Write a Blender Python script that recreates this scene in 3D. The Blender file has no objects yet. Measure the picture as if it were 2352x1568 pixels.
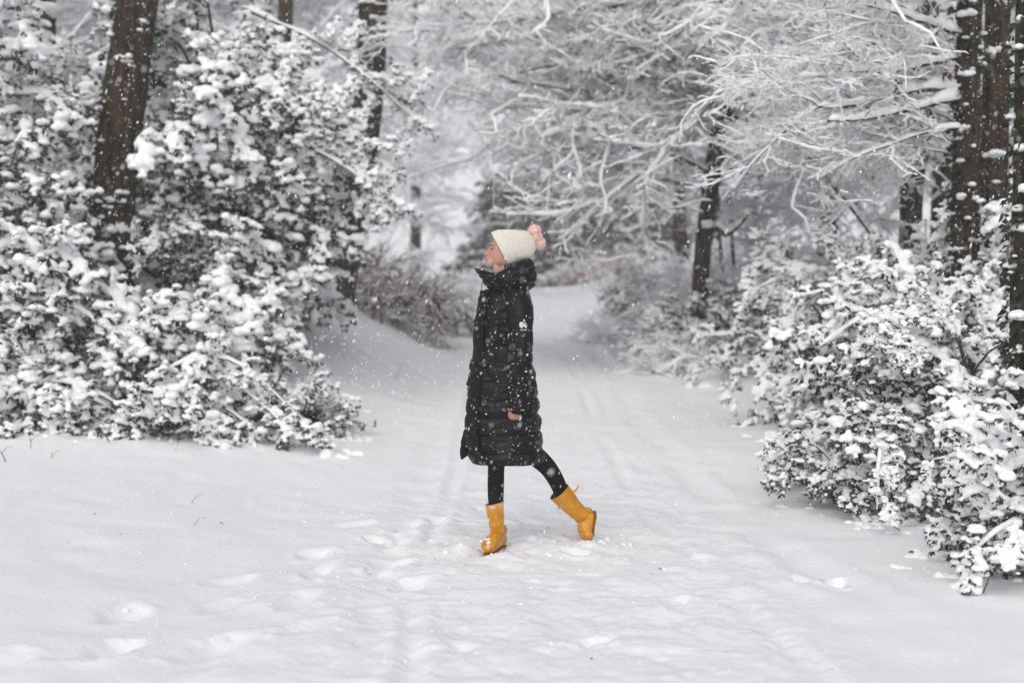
import bpy, math, random
import numpy as np
from mathutils import Vector, Matrix

R = math.radians
rng = np.random.default_rng(11)
random.seed(11)
sc = bpy.context.scene
C = sc.collection

# ------------------------------------------------------------------ camera
F_PX = 3267.0                      # focal length in pixels of a 2352 px wide picture (50 mm lens)
PITCH = math.atan(164 / F_PX)
CAM_Z = 1.5
cd = bpy.data.cameras.new('camera')
cd.lens = 50.0
cd.sensor_width = 36.0
cd.clip_start = 0.05
cd.clip_end = 900
cd.dof.use_dof = True
cd.dof.focus_distance = 7.55
cd.dof.aperture_fstop = 1.5
cam = bpy.data.objects.new('camera', cd)
C.objects.link(cam)
cam.location = (0, 0, CAM_Z)
cam.rotation_euler = (R(90) - PITCH, 0, 0)
sc.camera = cam

# ------------------------------------------------------------------ overcast daylight
SUN_EL, SUN_AZ = R(44), R(195)
world = bpy.data.worlds.new('World')
sc.world = world
world.use_nodes = True
wn = world.node_tree
wn.nodes.clear()
sky = wn.nodes.new('ShaderNodeTexSky')
sky.sky_type = 'NISHITA'
sky.sun_disc = False
sky.sun_elevation = SUN_EL
sky.sun_rotation = SUN_AZ
sky.air_density = 1.0
sky.dust_density = 4.0
sky.ozone_density = 1.0
hsv = wn.nodes.new('ShaderNodeHueSaturation')
hsv.inputs['Saturation'].default_value = 0.24
bg = wn.nodes.new('ShaderNodeBackground')
bg.inputs['Strength'].default_value = 0.125
wo = wn.nodes.new('ShaderNodeOutputWorld')
wn.links.new(sky.outputs[0], hsv.inputs['Color'])
wn.links.new(hsv.outputs[0], bg.inputs['Color'])
wn.links.new(bg.outputs[0], wo.inputs['Surface'])

sl = bpy.data.lights.new('sun', 'SUN')
sl.energy = 1.25
sl.angle = R(70)
sl.color = (1.0, 0.985, 0.96)
sun = bpy.data.objects.new('sun', sl)
C.objects.link(sun)
sun.rotation_euler = (R(90) - SUN_EL, 0, R(180) - SUN_AZ)

sc.view_settings.view_transform = 'Standard'
sc.view_settings.look = 'None'
sc.view_settings.exposure = -0.15
sc.view_settings.gamma = 1.0
sc.view_settings.use_curve_mapping = False
sc.cycles.max_bounces = 14
sc.cycles.diffuse_bounces = 9
sc.cycles.volume_bounces = 4
sc.cycles.use_denoising = True

# ------------------------------------------------------------------ helpers
def at(px, py, Y):
    """world point at depth Y seen at pixel (px, py) of a 2352 x 1568 picture"""
    u = (px - 1176) / F_PX
    v = (784 - py) / F_PX
    d = np.array([u, math.cos(PITCH) + v * math.sin(PITCH), -math.sin(PITCH) + v * math.cos(PITCH)])
    p = d * (Y / d[1])
    return np.array([p[0], p[1], p[2] + CAM_Z])

_tab = np.random.default_rng(5).random((256, 256))
def vnoise(x, y, s=0):
    x = np.asarray(x, float) + s * 17.31
    y = np.asarray(y, float) + s * 9.77
    xi = np.floor(x).astype(int); yi = np.floor(y).astype(int)
    fx = x - xi; fy = y - yi
    fx = fx * fx * fx * (fx * (fx * 6 - 15) + 10); fy = fy * fy * fy * (fy * (fy * 6 - 15) + 10)
    g = lambda a, b: _tab[a & 255, b & 255]
    return ((g(xi, yi) * (1 - fx) + g(xi + 1, yi) * fx) * (1 - fy) + (g(xi, yi + 1) * (1 - fx) + g(xi + 1, yi + 1) * fx) * fy) * 2 - 1

def smooth(e0, e1, x):
    t = np.clip((np.asarray(x, float) - e0) / (e1 - e0), 0, 1)
    return t * t * (3 - 2 * t)

class MB:
    """collects shapes, then links them as ONE mesh object"""
    def __init__(self):
        self.v = []; self.f = []; self.n = 0
    def add(self, v, f, m=0):
        v = np.asarray(v, float).reshape(-1, 3); f = np.asarray(f, int)
        self.v.append(v); self.f.append((f + self.n, m)); self.n += len(v)
    def mesh(self, name, mats, smooth_=True):
        me = bpy.data.meshes.new(name)
        v = np.concatenate(self.v) if self.v else np.zeros((0, 3))
        loops = []; tot = []; mi = []
        for f, m in self.f:
            if len(f) == 0: continue
            loops.append(f.ravel()); tot.append(np.full(len(f), f.shape[1])); mi.append(np.full(len(f), m))
        loops = np.concatenate(loops); tot = np.concatenate(tot); mi = np.concatenate(mi)
        me.vertices.add(len(v)); me.vertices.foreach_set('co', v.astype(np.float32).ravel())
        me.loops.add(len(loops)); me.loops.foreach_set('vertex_index', loops.astype(np.int32))
        me.polygons.add(len(tot))
        me.polygons.foreach_set('loop_start', np.concatenate([[0], np.cumsum(tot)[:-1]]).astype(np.int32))
        me.polygons.foreach_set('loop_total', tot.astype(np.int32))
        for m in (mats if isinstance(mats, (list, tuple)) else [mats]): me.materials.append(m)
        me.polygons.foreach_set('material_index', mi.astype(np.int32))
        me.polygons.foreach_set('use_smooth', np.full(len(tot), bool(smooth_)))
        me.update(calc_edges=True); me.validate()
        return me
    def build(self, name, mats, parent=None, smooth_=True, loc=None):
        o = bpy.data.objects.new(name, self.mesh(name, mats, smooth_))
        C.objects.link(o)
        if parent is not None: o.parent = parent
        if loc is not None: o.location = loc
        return o

def tag(o, label=None, cat=None, group=None, kind=None):
    if label: o['label'] = label
    if cat: o['category'] = cat
    if group: o['group'] = group
    if kind: o['kind'] = kind
    return o

def thing(name, label, cat, loc=(0, 0, 0), group=None):
    o = bpy.data.objects.new(name, None)
    C.objects.link(o); o.location = loc; o.empty_display_size = 0.1
    return tag(o, label, cat, group)

def remesh(mesh, voxel, smooth_it=4, fac=0.5):
    o = bpy.data.objects.new('tmp', mesh)
    C.objects.link(o)
    m = o.modifiers.new('r', 'REMESH'); m.mode = 'VOXEL'; m.voxel_size = voxel; m.use_smooth_shade = True
    if smooth_it:
        s = o.modifiers.new('s', 'SMOOTH'); s.iterations = smooth_it; s.factor = fac
    dg = bpy.context.evaluated_depsgraph_get()
    out = bpy.data.meshes.new_from_object(o.evaluated_get(dg), depsgraph=dg)
    bpy.data.objects.remove(o)
    return out

def displace_mesh(me, fn):
    n = len(me.vertices)
    co = np.empty(n * 3, np.float32); me.vertices.foreach_get('co', co); co = co.reshape(-1, 3)
    no = np.empty(n * 3, np.float32); me.vertices.foreach_get('normal', no); no = no.reshape(-1, 3)
    me.vertices.foreach_set('co', fn(co.astype(float), no.astype(float)).astype(np.float32).ravel())
    me.update()

def norm(a):
    return a / np.maximum(np.linalg.norm(a, axis=-1, keepdims=True), 1e-9)

UP = np.array([0, 0, 1.0])
def frames(P):
    T = norm(np.gradient(P, axis=-2))
    ref = np.where(np.abs(T[..., 2:3]) > 0.95, np.array([1.0, 0, 0]), UP)
    S = norm(np.cross(T, ref)); N = np.cross(S, T)
    return T, S, N

def grid_quads(m, n, k, closed=True):
    kk = k if closed else k - 1
    i = np.arange(m)[:, None, None] * n * k
    a = np.arange(n - 1)[None, :, None] * k
    b = np.arange(kk)[None, None, :]
    b2 = (b + 1) % k
    q = np.stack([i + a + b, i + a + b2, i + a + k + b2, i + a + k + b], -1)
    return q.reshape(-1, 4)

def tubes(mb, P, r, k=5, m=0):
    P = np.asarray(P, float)
    if P.ndim == 2: P = P[None]; r = np.asarray(r)[None]
    T, S, N = frames(P)
    th = np.arange(k) / k * 2 * math.pi
    ring = P[:, :, None] + r[:, :, None, None] * (np.cos(th)[None, None, :, None] * S[:, :, None] + np.sin(th)[None, None, :, None] * N[:, :, None])
    mb.add(ring, grid_quads(P.shape[0], P.shape[1], k), m)

def snow_ridges(mb, P, w, h, lift, k=6, m=0, steep=0.9):
    """snow lying along the top of branches P (m,n,3); w, h half width and height (m,n)"""
    T, S, N = frames(P)
    flat = np.clip(1 - (np.abs(T[..., 2]) / steep) ** 3, 0.12, 1)
    lump = 1 + 0.45 * rng.standard_normal(w.shape) * 0.7
    lump = np.clip(lump, 0.35, 1.8)
    end = np.ones(P.shape[1]); end[0] = 0.5; end[-1] = 0.25
    ww = w * flat * (0.7 + 0.3 * lump) * end; hh = h * flat * lump * end
    th = np.arange(k) / k * 2 * math.pi + 0.3
    zs = np.where(np.sin(th) > 0, np.sin(th), 0.22 * np.sin(th))
    ring = (P[:, :, None] + ww[:, :, None, None] * np.cos(th)[None, None, :, None] * S[:, :, None]
            + UP * ((lift * flat)[:, :, None, None] + hh[:, :, None, None] * zs[None, None, :, None]))
    mb.add(ring, grid_quads(P.shape[0], P.shape[1], k), m)

# ------------------------------------------------------------------ materials
def mat(name, color, rough=0.8, spec=0.3, var=None, var_scale=8, bump=0, bump_scale=40, bump_dist=0.01, detail=4, stretch=None, sheen=0, sss=0, coords='pos'):
    m = bpy.data.materials.new(name); m.use_nodes = True
    nt = m.node_tree; b = nt.nodes['Principled BSDF']
    b.inputs['Base Color'].default_value = (*color, 1)
    b.inputs['Roughness'].default_value = rough
    b.inputs['Specular IOR Level'].default_value = spec
    if sheen:
        b.inputs['Sheen Weight'].default_value = sheen
    if sss:
        b.inputs['Subsurface Weight'].default_value = sss
        b.inputs['Subsurface Radius'].default_value = (0.01, 0.004, 0.002)
    if coords == 'pos':
        g = nt.nodes.new('ShaderNodeNewGeometry'); out = g.outputs['Position']
    else:
        g = nt.nodes.new('ShaderNodeTexCoord'); out = g.outputs['Object']
    if stretch:
        mp = nt.nodes.new('ShaderNodeMapping'); mp.inputs['Scale'].default_value = stretch
        nt.links.new(out, mp.inputs['Vector']); out = mp.outputs[0]
    if var is not None:
        n = nt.nodes.new('ShaderNodeTexNoise'); n.inputs['Scale'].default_value = var_scale; n.inputs['Detail'].default_value = detail
        nt.links.new(out, n.inputs['Vector'])
        rmp = nt.nodes.new('ShaderNodeValToRGB')
        rmp.color_ramp.elements[0].position = 0.35; rmp.color_ramp.elements[1].position = 0.65
        rmp.color_ramp.elements[0].color = (*color, 1); rmp.color_ramp.elements[1].color = (*var, 1)
        nt.links.new(n.outputs[0], rmp.inputs[0]); nt.links.new(rmp.outputs[0], b.inputs['Base Color'])
    if bump:
        n = nt.nodes.new('ShaderNodeTexNoise'); n.inputs['Scale'].default_value = bump_scale; n.inputs['Detail'].default_value = detail
        nt.links.new(out, n.inputs['Vector'])
        bp = nt.nodes.new('ShaderNodeBump'); bp.inputs['Strength'].default_value = bump; bp.inputs['Distance'].default_value = bump_dist
        nt.links.new(n.outputs[0], bp.inputs['Height']); nt.links.new(bp.outputs[0], b.inputs['Normal'])
    return m

M = {}
M['snow'] = mat('snow', (0.93, 0.93, 0.945), 0.75, 0.15, bump=0.5, bump_scale=55, bump_dist=0.006)
M['snow_ground'] = mat('snow_ground', (0.88, 0.885, 0.91), 0.75, 0.15, bump=0.42, bump_scale=30, bump_dist=0.014, detail=7)
M['flake'] = mat('flake', (0.9, 0.9, 0.92), 0.8, 0.1)
M['bark'] = mat('bark', (0.026, 0.019, 0.012), 0.9, 0.1, var=(0.085, 0.060, 0.037), var_scale=3.0, bump=1.0, bump_scale=3.2, bump_dist=0.03, detail=6, stretch=(9, 9, 1.1))
M['twig'] = mat('twig', (0.035, 0.028, 0.022), 0.85, 0.1, var=(0.085, 0.065, 0.045), var_scale=6)
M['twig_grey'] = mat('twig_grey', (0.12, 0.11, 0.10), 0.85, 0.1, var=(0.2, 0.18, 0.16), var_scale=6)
M['bramble'] = mat('bramble', (0.10, 0.06, 0.045), 0.85, 0.1, var=(0.2, 0.13, 0.095), var_scale=7)
M['bracken'] = mat('bracken', (0.32, 0.17, 0.13), 0.9, 0.1, var=(0.42, 0.26, 0.21), var_scale=7)
M['leaf'] = mat('leaf', (0.014, 0.03, 0.014), 0.45, 0.4, var=(0.04, 0.075, 0.022), var_scale=9)
M['leaf_bright'] = mat('leaf_bright', (0.03, 0.065, 0.02), 0.4, 0.45, var=(0.06, 0.10, 0.03), var_scale=12)
M['ivy'] = mat('ivy', (0.012, 0.02, 0.009), 0.5, 0.35, var=(0.035, 0.05, 0.018), var_scale=12)
M['needle'] = mat('needle', (0.04, 0.048, 0.04), 0.7, 0.2, var=(0.085, 0.09, 0.08), var_scale=3)
M['dead_leaf'] = mat('dead_leaf', (0.14, 0.055, 0.03), 0.8, 0.2, var=(0.09, 0.04, 0.02), var_scale=30)
M['straw'] = mat('straw', (0.22, 0.17, 0.10), 0.85, 0.15)

# ------------------------------------------------------------------ ground
def path_center(y):
    return np.interp(y, [-30, 5, 12, 18, 30, 45, 60, 80, 120], [0.7, 0.62, 0.4, 0.42, -0.2, 0.3, 2.0, 7, 20])
def path_half(y):
    return np.interp(y, [-30, 5, 12, 18, 30, 60, 120], [1.6, 1.45, 1.35, 1.4, 1.5, 1.0, 1.0])

# footprints: x, y, heading, length, width, depth
PRINTS = []
_pr = np.random.default_rng(21)
def trail(pts, step, half, depth, L=0.3, W=0.13):
    pts = np.array(pts, float); seg = np.linalg.norm(np.diff(pts, axis=0), axis=1); s = np.concatenate([[0], np.cumsum(seg)])
    d = 0; side = 1
    while d < s[-1]:
        x = np.interp(d, s, pts[:, 0]); y = np.interp(d, s, pts[:, 1])
        x2 = np.interp(min(d + .1, s[-1] + .1), s, pts[:, 0]); y2 = np.interp(d + .1, s, pts[:, 1])
        a = math.atan2(y2 - y + 1e-6, x2 - x + 1e-6)
        PRINTS.append((x - math.sin(a) * half * side + _pr.normal(0, .03), y + math.cos(a) * half * side + _pr.normal(0, .03), a + _pr.normal(0, .15), L * _pr.uniform(.8, 1.25), W * _pr.uniform(.8, 1.2), depth * _pr.uniform(.6, 1.2)))
        side = -side; d += step * _pr.uniform(.85, 1.15)
trail([(-2.1, 4.4), (-1.8, 5.2), (-1.33, 6.45), (-0.85, 7.6), (-0.5, 8.2), (-0.3, 8.6)], 0.42, 0.12, 0.05)
trail([(-1.5, 4.6), (-1.1, 5.5), (-0.75, 6.4), (-0.5, 7.2), (-0.15, 7.6)], 0.46, 0.12, 0.045)
trail([(-0.9, 8.35), (-0.55, 8.5), (-0.1, 8.45), (0.3, 8.1)], 0.3, 0.08, 0.03)
for px, py, d_ in [(870, 1310, .075), (860, 1243, .06), (1850, 1344, .05), (1330, 1280, .04), (1928, 1346, .09), (1370, 1480, .05), (1060, 1500, .03),
                   (1300, 1360, .03), (1560, 1390, .04), (1620, 1300, .03)]:
    Yg = CAM_Z * F_PX / (py - 620)
    PRINTS.append(((px - 1176) / F_PX * Yg, Yg, _pr.uniform(0, 3), .15, .1, d_))

def ground_z(x, y, fine=True):
    x = np.asarray(x, float); y = np.asarray(y, float)
    z = np.interp(y, [-40, 8, 12, 18, 30, 58, 66, 76, 90, 115, 150, 190, 260], [0, 0, .08, .38, .75, 1.0, 1.6, 3.4, 8.0, 16.5, 26.5, 31, 33])
    pc = path_center(y); ph = path_half(y); dx = x - pc
    # sunken lane with a raised bank each side
    z = z + 0.55 * smooth(-1.0, -2.9, dx) * smooth(12.0, 16.5, y) * (1 - smooth(26, 34, y)) + 0.15 * smooth(-1.6, -4, dx)
    z = z + 0.22 * smooth(1.5, 3.0, dx) * smooth(5, 9, y)
    z = z + 0.10 * smooth(9, 14, y) * (np.clip(np.abs(dx) - ph, 0, 1.5))
    z = z + (0.05 * vnoise(x * .45, y * .45, 1) + 0.012 * vnoise(x * 1.5, y * 1.2, 2)) * (1 - np.exp(-((x - .12) ** 2 + (y - 7.7) ** 2) / 1.1))
    if fine:
        inl = 1 - smooth(.75, 1.15, np.abs(dx) / ph)
        z = z + 0.008 * vnoise(x * 5, y * 5, 3)
        rough = smooth(-1.3, -.5, x) * (1 - smooth(1.0, 1.5, x)) * smooth(4, 5, y) * (1 - smooth(9.5, 13, y))
        z = z + rough * (0.010 * vnoise(x * 7, y * 5.5, 4) + 0.010 * np.abs(vnoise(x * 13, y * 11, 5)) + .004 * vnoise(x * 29, y * 23, 6))
        # tyre ruts
        for xc, wd, dp in ((np.interp(y, [4, 5.2, 6.7, 10.7, 20], [-.40, -.40, -.47, -.41, -.5]), .045, .04),
                           (np.interp(y, [4, 5.2, 6.7, 10.7, 20], [-.60, -.58, -.65, -.62, -.7]), .12, .018),
                           (np.interp(y, [4, 5.2, 6.8, 8.4, 12.5, 20], [1.88, 1.76, 1.54, 1.34, 1.18, 1.15]), .10, .036),
                           (np.interp(y, [4, 5.2, 6.8, 8.4, 12.5, 20], [1.65, 1.5, 1.3, 1.12, .98, .95]), .15, .022),
                           (np.interp(y, [4, 5.2, 6.8, 8.4, 12.5, 20], [1.25, 1.1, .98, .84, .75, .7]), .05, .02)):
            wob = xc + 0.03 * vnoise(y * .8, 0 * y, 6)
            d = (x - wob) / wd
            amp = dp * .78 * np.clip(0.6 + .7 * vnoise(y * 1.3, x * 0 + wd * 50, 7), 0, 2) * (1 - smooth(14, 32, y))
            z = z - amp * np.exp(-d * d) + amp * .45 * np.exp(-((np.abs(d) - 1.7) / .7) ** 2)
        for (fx, fy, a, L, W, dp) in PRINTS:
            near = (np.abs(x - fx) < .5) & (np.abs(y - fy) < .5)
            if not near.any(): continue
            u = (x - fx) * math.cos(a) + (y - fy) * math.sin(a); v = -(x - fx) * math.sin(a) + (y - fy) * math.cos(a)
            q = (u / (L * .5)) ** 2 + (v / (W * .5)) ** 2
            q = q * (1 + .35 * vnoise(x * 16, y * 16, 8))
            z = z - dp * .72 * np.exp(-q ** 1.3) + dp * .26 * np.exp(-((np.sqrt(np.maximum(q, 1e-6)) - 1.45) / .4) ** 2) * (0.6 + .6 * vnoise(x * 14, y * 14, 9))
        # snow heaped round the walker's boots
        for bx, by, rad, hh in ((-.09, 7.53, .11, -.035), (.41, 7.80, .12, -.035), (-.06, 7.36, .09, .012), (-.24, 7.55, .08, .03), (.42, 7.62, .10, .02), (.15, 7.85, .2, .03), (.25, 7.5, .25, .012)):
            q = ((x - bx) ** 2 + (y - by) ** 2) / rad ** 2
            z = z + hh * np.exp(-q) * (1 + .7 * vnoise(x * 18, y * 18, 10))
    return z

def gz(x, y):
    return float(ground_z(np.array([x]), np.array([y]), False)[0])

def build_ground():
    xs = np.concatenate([-np.geomspace(3.3, 150, 44)[::-1], np.arange(-3.2, 3.4, .024), np.geomspace(3.5, 150, 44)])
    ys = np.concatenate([np.linspace(-40, 3, 14), np.arange(3.3, 4.3, .12), np.arange(4.3, 9.6, .022), np.arange(9.62, 16, .06), np.geomspace(16.1, 235, 110)])
    X, Y = np.meshgrid(xs, ys)
    Z = ground_z(X, Y)
    V = np.stack([X, Y, Z], -1)
    ny, nx = X.shape
    dzx = np.gradient(Z, axis=1) / np.gradient(X, axis=1); dzy = np.gradient(Z, axis=0) / np.gradient(Y, axis=0)
    NN = norm(np.stack([-dzx, -dzy, np.ones_like(Z)], -1)).reshape(-1, 3)
    i = np.arange(ny - 1)[:, None] * nx + np.arange(nx - 1)[None]
    Q = np.stack([i, i + 1, i + nx + 1, i + nx], -1).reshape(-1, 4)
    cx = V.reshape(-1, 3)[Q].mean(1)
    on_path = np.abs(cx[:, 0] - path_center(cx[:, 1])) < path_half(cx[:, 1])
    for nm, sel in (('snowy_path', on_path), ('snowy_ground', ~on_path)):
        q = Q[sel]; used = np.unique(q); remap = np.zeros(nx * ny, int); remap[used] = np.arange(len(used))
        mb = MB(); mb.add(V.reshape(-1, 3)[used], remap[q])
        o = mb.build(nm, M['snow_ground'])
        o.data.normals_split_custom_set_from_vertices(NN[used].tolist())
        tag(o, kind='structure')
    tag(bpy.data.objects['snowy_path'], 'snow covered lane with tyre ruts and footprints running between the hedges')
    tag(bpy.data.objects['snowy_ground'], 'smooth deep snow on the verges and banks beside the lane')
build_ground()

# ------------------------------------------------------------------ branch generator
def grow(P, r, nch, t0, t1, ang, length, npt, droop, wiggle, planar=0.7, taper=0.5, r_ratio=0.55, irr=0.0):
    """children of polylines P (m,n,3): nch each, returns (m*nch, npt, 3), radii"""
    m, n, _ = P.shape
    T, S, N = frames(P)
    t = np.linspace(t0, t1, nch)[None] + rng.uniform(-.5, .5, (m, nch)) * (t1 - t0) / nch
    f = np.clip(t, 0, 1) * (n - 1); i = np.minimum(f.astype(int), n - 2); w = (f - i)[..., None]
    mi = np.arange(m)[:, None]
    base = P[mi, i] * (1 - w) + P[mi, i + 1] * w
    tan = T[mi, i]; sd = S[mi, i]; nn = N[mi, i]
    rr = r[mi, i] * (1 - w[..., 0]) + r[mi, i + 1] * w[..., 0]
    sgn = np.where(np.arange(nch)[None] % 2 == 0, 1, -1) * np.where(rng.random((m, nch)) < .12 + .38 * irr, -1, 1)
    t = np.clip(t + irr * rng.normal(0, .12, (m, nch)), t0, t1); f = t * (n - 1); i = np.minimum(f.astype(int), n - 2); w = (f - i)[..., None]
    base = P[mi, i] * (1 - w) + P[mi, i + 1] * w; tan = T[mi, i]; sd = S[mi, i]; nn = N[mi, i]
    phi = rng.normal(0, (1 - planar) * 1.6, (m, nch))
    out = sd * (sgn * np.cos(phi))[..., None] + nn * np.sin(phi)[..., None]
    a = ang + rng.normal(0, .16 + .2 * irr, (m, nch))
    d0 = norm(tan * np.cos(a)[..., None] + out * np.sin(a)[..., None])
    L = length * (1 - taper * np.clip(t, 0, 1)) * rng.uniform(.65, 1.25, (m, nch)) * np.exp(irr * rng.normal(0, .42, (m, nch)))
    M_ = m * nch
    d0 = d0.reshape(M_, 1, 3); base = base.reshape(M_, 1, 3); L = L.reshape(M_); rr = rr.reshape(M_)
    walk = np.cumsum(rng.normal(0, wiggle, (M_, npt - 1, 3)), 1)
    walk[..., 2] -= droop * np.arange(npt - 1)[None] / npt
    d = norm(d0 + walk)
    Pc = np.concatenate([base, base + np.cumsum(d * (L / (npt - 1))[:, None, None], 1)], 1)
    Rc = (rr * r_ratio)[:, None] * np.linspace(1, .35, npt)[None]
    return Pc, np.maximum(Rc, .0016)

def main_axis(L, npt, pitch, droop, wiggle, r0, r1):
    d = np.array([math.cos(pitch), 0, math.sin(pitch)])
    walk = np.cumsum(rng.normal(0, wiggle, (npt - 1, 3)), 0)
    walk[:, 2] -= droop * np.arange(npt - 1) / npt
    dd = norm(d + walk)
    P = np.concatenate([[np.zeros(3)], np.cumsum(dd * (L / (npt - 1)), 0)])
    return P[None], np.linspace(r0, r1, npt)[None]

# leaf with a folded blade, 4 triangles
def leaves(mb, P, D, L, Wd, m=0):
    """P base (n,3), D direction (n,3), L lengths"""
    n = len(P)
    D = norm(D); ref = norm(rng.normal(0, 1, (n, 3)) + np.array([0, 0, 1.2]))
    S = norm(np.cross(D, ref)); N = np.cross(S, D)
    L = L[:, None]; W = Wd[:, None]
    b = P; tip = P + D * L - UP * L * .12
    l = P + D * L * .5 + S * W + N * W * .35; r_ = P + D * L * .5 - S * W + N * W * .35; mid = P + D * L * .5
    v = np.stack([b, l, mid, r_, tip], 1)
    k = np.arange(n)[:, None] * 5
    f = np.concatenate([k + [0, 2, 1], k + [0, 3, 2], k + [1, 2, 4], k + [2, 3, 4]])
    mb.add(v, f, m)

import bmesh
def ico(sub):
    bm = bmesh.new(); bmesh.ops.create_icosphere(bm, subdivisions=sub, radius=1)
    v = np.array([x.co[:] for x in bm.verts]); f = np.array([[q.index for q in p.verts] for p in bm.faces]); bm.free()
    return v, f
ICO1 = ico(1); ICO2 = ico(2); ICO3 = ico(3)

def blobs(mb, P, rad, base=ICO2, squash=.8, m=0):
    v, f = base
    n = len(P)
    vv = np.repeat(v[None], n, 0)
    s = np.stack([rng.uniform(.85, 1.25, n), rng.uniform(.85, 1.25, n), rng.uniform(.8, 1.1, n) * squash], -1)
    z = vv[..., 2]; vv[..., 2] = np.where(z < 0, z * .55, z)
    lump = 1 + .13 * np.sin(vv[..., 0] * 4 + rng.uniform(0, 6, (n, 1))) * np.cos(vv[..., 1] * 4 + rng.uniform(0, 6, (n, 1)))
    vv = vv * s[:, None] * lump[..., None] * rad[:, None, None] + P[:, None]
    mb.add(vv, (f[None] + (np.arange(n) * len(v))[:, None, None]).reshape(-1, 3), m)

def proto(name, mesh):
    return bpy.data.objects.new(name, mesh)          # never linked itself; only its copies are

# ---- holly sprays
def make_holly(pitch, snow, seed, L=.72, fat=1.0, lv=(7, 5)):
    """one leafy bough along +X: twigs, foliage, snow lying on it"""
    A, ra = main_axis(L, 7, pitch, .85, .22, .009, .003)
    B, rb = grow(A, ra, 8, .15, .97, R(55), .32, 5, .75, .24, .38)
    D, rd = grow(B, rb, 3, .30, .97, R(52), .14, 4, .5, .24, .3)
    tw = MB(); tubes(tw, A, ra, 5); tubes(tw, B, rb, 4); tubes(tw, D, rd, 3)
    # leaves
    lf = MB()
    for P, cnt in ((B, lv[0]), (D, lv[1])):
        T, S, N = frames(P)
        m, n, _ = P.shape
        f = rng.uniform(.15, 1, (m, cnt)) * (n - 1); i = np.minimum(f.astype(int), n - 2); w = (f - i)[..., None]; mi = np.arange(m)[:, None]
        base = P[mi, i] * (1 - w) + P[mi, i + 1] * w
        dirn = T[mi, i] * rng.uniform(.2, .9, (m, cnt, 1)) + S[mi, i] * rng.choice([-1, 1], (m, cnt, 1)) * rng.uniform(.5, 1, (m, cnt, 1)) + UP * rng.uniform(-.9, .25, (m, cnt, 1))
        Ls = rng.uniform(.04, .07, m * cnt)
        leaves(lf, base.reshape(-1, 3), dirn.reshape(-1, 3), Ls, Ls * rng.uniform(.2, .3, m * cnt))
    # snow
    sm = MB()
    pts = []; rad = []
    for P, step, r0, prob in ((A, 12, .042, min(1, snow * 1.1)), (B, 5, .040, snow), (D, 3, .032, snow * .8)):
        m, n, _ = P.shape
        f = np.linspace(.12, 1, step)[None] * (n - 1) + np.zeros((m, 1)); i = np.minimum(f.astype(int), n - 2); w = (f - i)[..., None]; mi = np.arange(m)[:, None]
        q = (P[mi, i] * (1 - w) + P[mi, i + 1] * w).reshape(-1, 3)
        keep = rng.random(len(q)) < prob * .85
        q = q[keep]
        rr = fat * r0 * np.exp(rng.normal(0, .30, len(q)))
        pts.append(q + np.stack([rng.normal(0, .012, len(q)), rng.normal(0, .012, len(q)), rr * .45], -1)); rad.append(rr)
    pts = np.concatenate(pts); rad = np.concatenate(rad)
    blobs(sm, pts, rad, ICO1 if False else ICO2, .82)
    me = remesh(sm.mesh('tmp', M['snow']), .0105, 3)
    sd = seed * 3.1
    def fn(co, no):
        d = .006 * vnoise(co[:, 0] * 26 + sd, co[:, 1] * 26 + co[:, 2] * 19, 3) + .003 * vnoise(co[:, 0] * 60, co[:, 1] * 60 + co[:, 2] * 47, 4)
        return co + no * d[:, None]
    displace_mesh(me, fn)
    me.materials.clear(); me.materials.append(M['snow'])
    return (proto('branch', tw.mesh('branch', M['twig'])), proto('foliage', lf.mesh('foliage', M['leaf'], False)), proto('snow', me))

HOLLY = {}
for key, pitch in (('up', R(48)), ('flat', R(12)), ('droop', R(-32))):
    for cls, snow, fat, lv in (('laden', 1.1, 1.12, (7, 5)), ('heavy', 1.05, 1.06, (7, 6)), ('light', .66, .9, (9, 8))):
        HOLLY[key, cls] = [make_holly(pitch + rng.normal(0, .12), snow, k, fat=fat, lv=lv) for k in range(3)]

# ---- bare deciduous boughs, snow along every twig
def make_bough(L=2.2, pitch=0.15, droop=.55, wig=.16, n1=11, n2=6, n3=3, fat=1.4, twig='twig', rmul=1.05, lift=.75):
    A, ra = main_axis(L, 11, pitch, droop, wig * .8, .017, .006)
    B, rb = grow(A, ra, n1, .10, .97, R(36), L * .44, 11, .30, wig, .55, taper=.45, irr=1)
    D, rd = grow(B, rb, n2, .12, .97, R(40), L * .21, 8, .22, wig, .5, taper=.35, irr=1)
    E, re_ = grow(D, rd, n3, .25, .97, R(44), L * .09, 5, .2, wig, .4, taper=.3, irr=1)
    tw = MB(); tubes(tw, A, ra * rmul, 6); tubes(tw, B, rb * rmul, 5); tubes(tw, D, rd * rmul, 3); tubes(tw, E, re_ * rmul, 3)
    sn = MB()
    for P, r, w in ((A, ra, .022), (B, rb, .017), (D, rd, .0108), (E, re_, .0072)):
        # finer stations so the snow lies in lumps
        n = P.shape[1]; n2_ = n * 2 - 1
        Q = np.empty((P.shape[0], n2_, 3)); Q[:, ::2] = P; Q[:, 1::2] = (P[:, 1:] + P[:, :-1]) / 2
        q = np.empty((P.shape[0], n2_)); q[:, ::2] = r; q[:, 1::2] = (r[:, 1:] + r[:, :-1]) / 2
        W = w * fat * np.ones_like(q) + q * .5
        snow_ridges(sn, Q, W, W * 1.25, (q * .8 + W * .22) * lift, 5 if P is E or P is D else 6)
    return (proto('branch', tw.mesh('branch', M[twig])), None, proto('snow', sn.mesh('snow', M['snow'])))
BOUGH = [make_bough(pitch=p, droop=d) for p, d in ((.1, .15), (.3, .5), (-.02, .1), (.5, .7), (.2, 0), (.05, .3), (.7, .6))]
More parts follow.
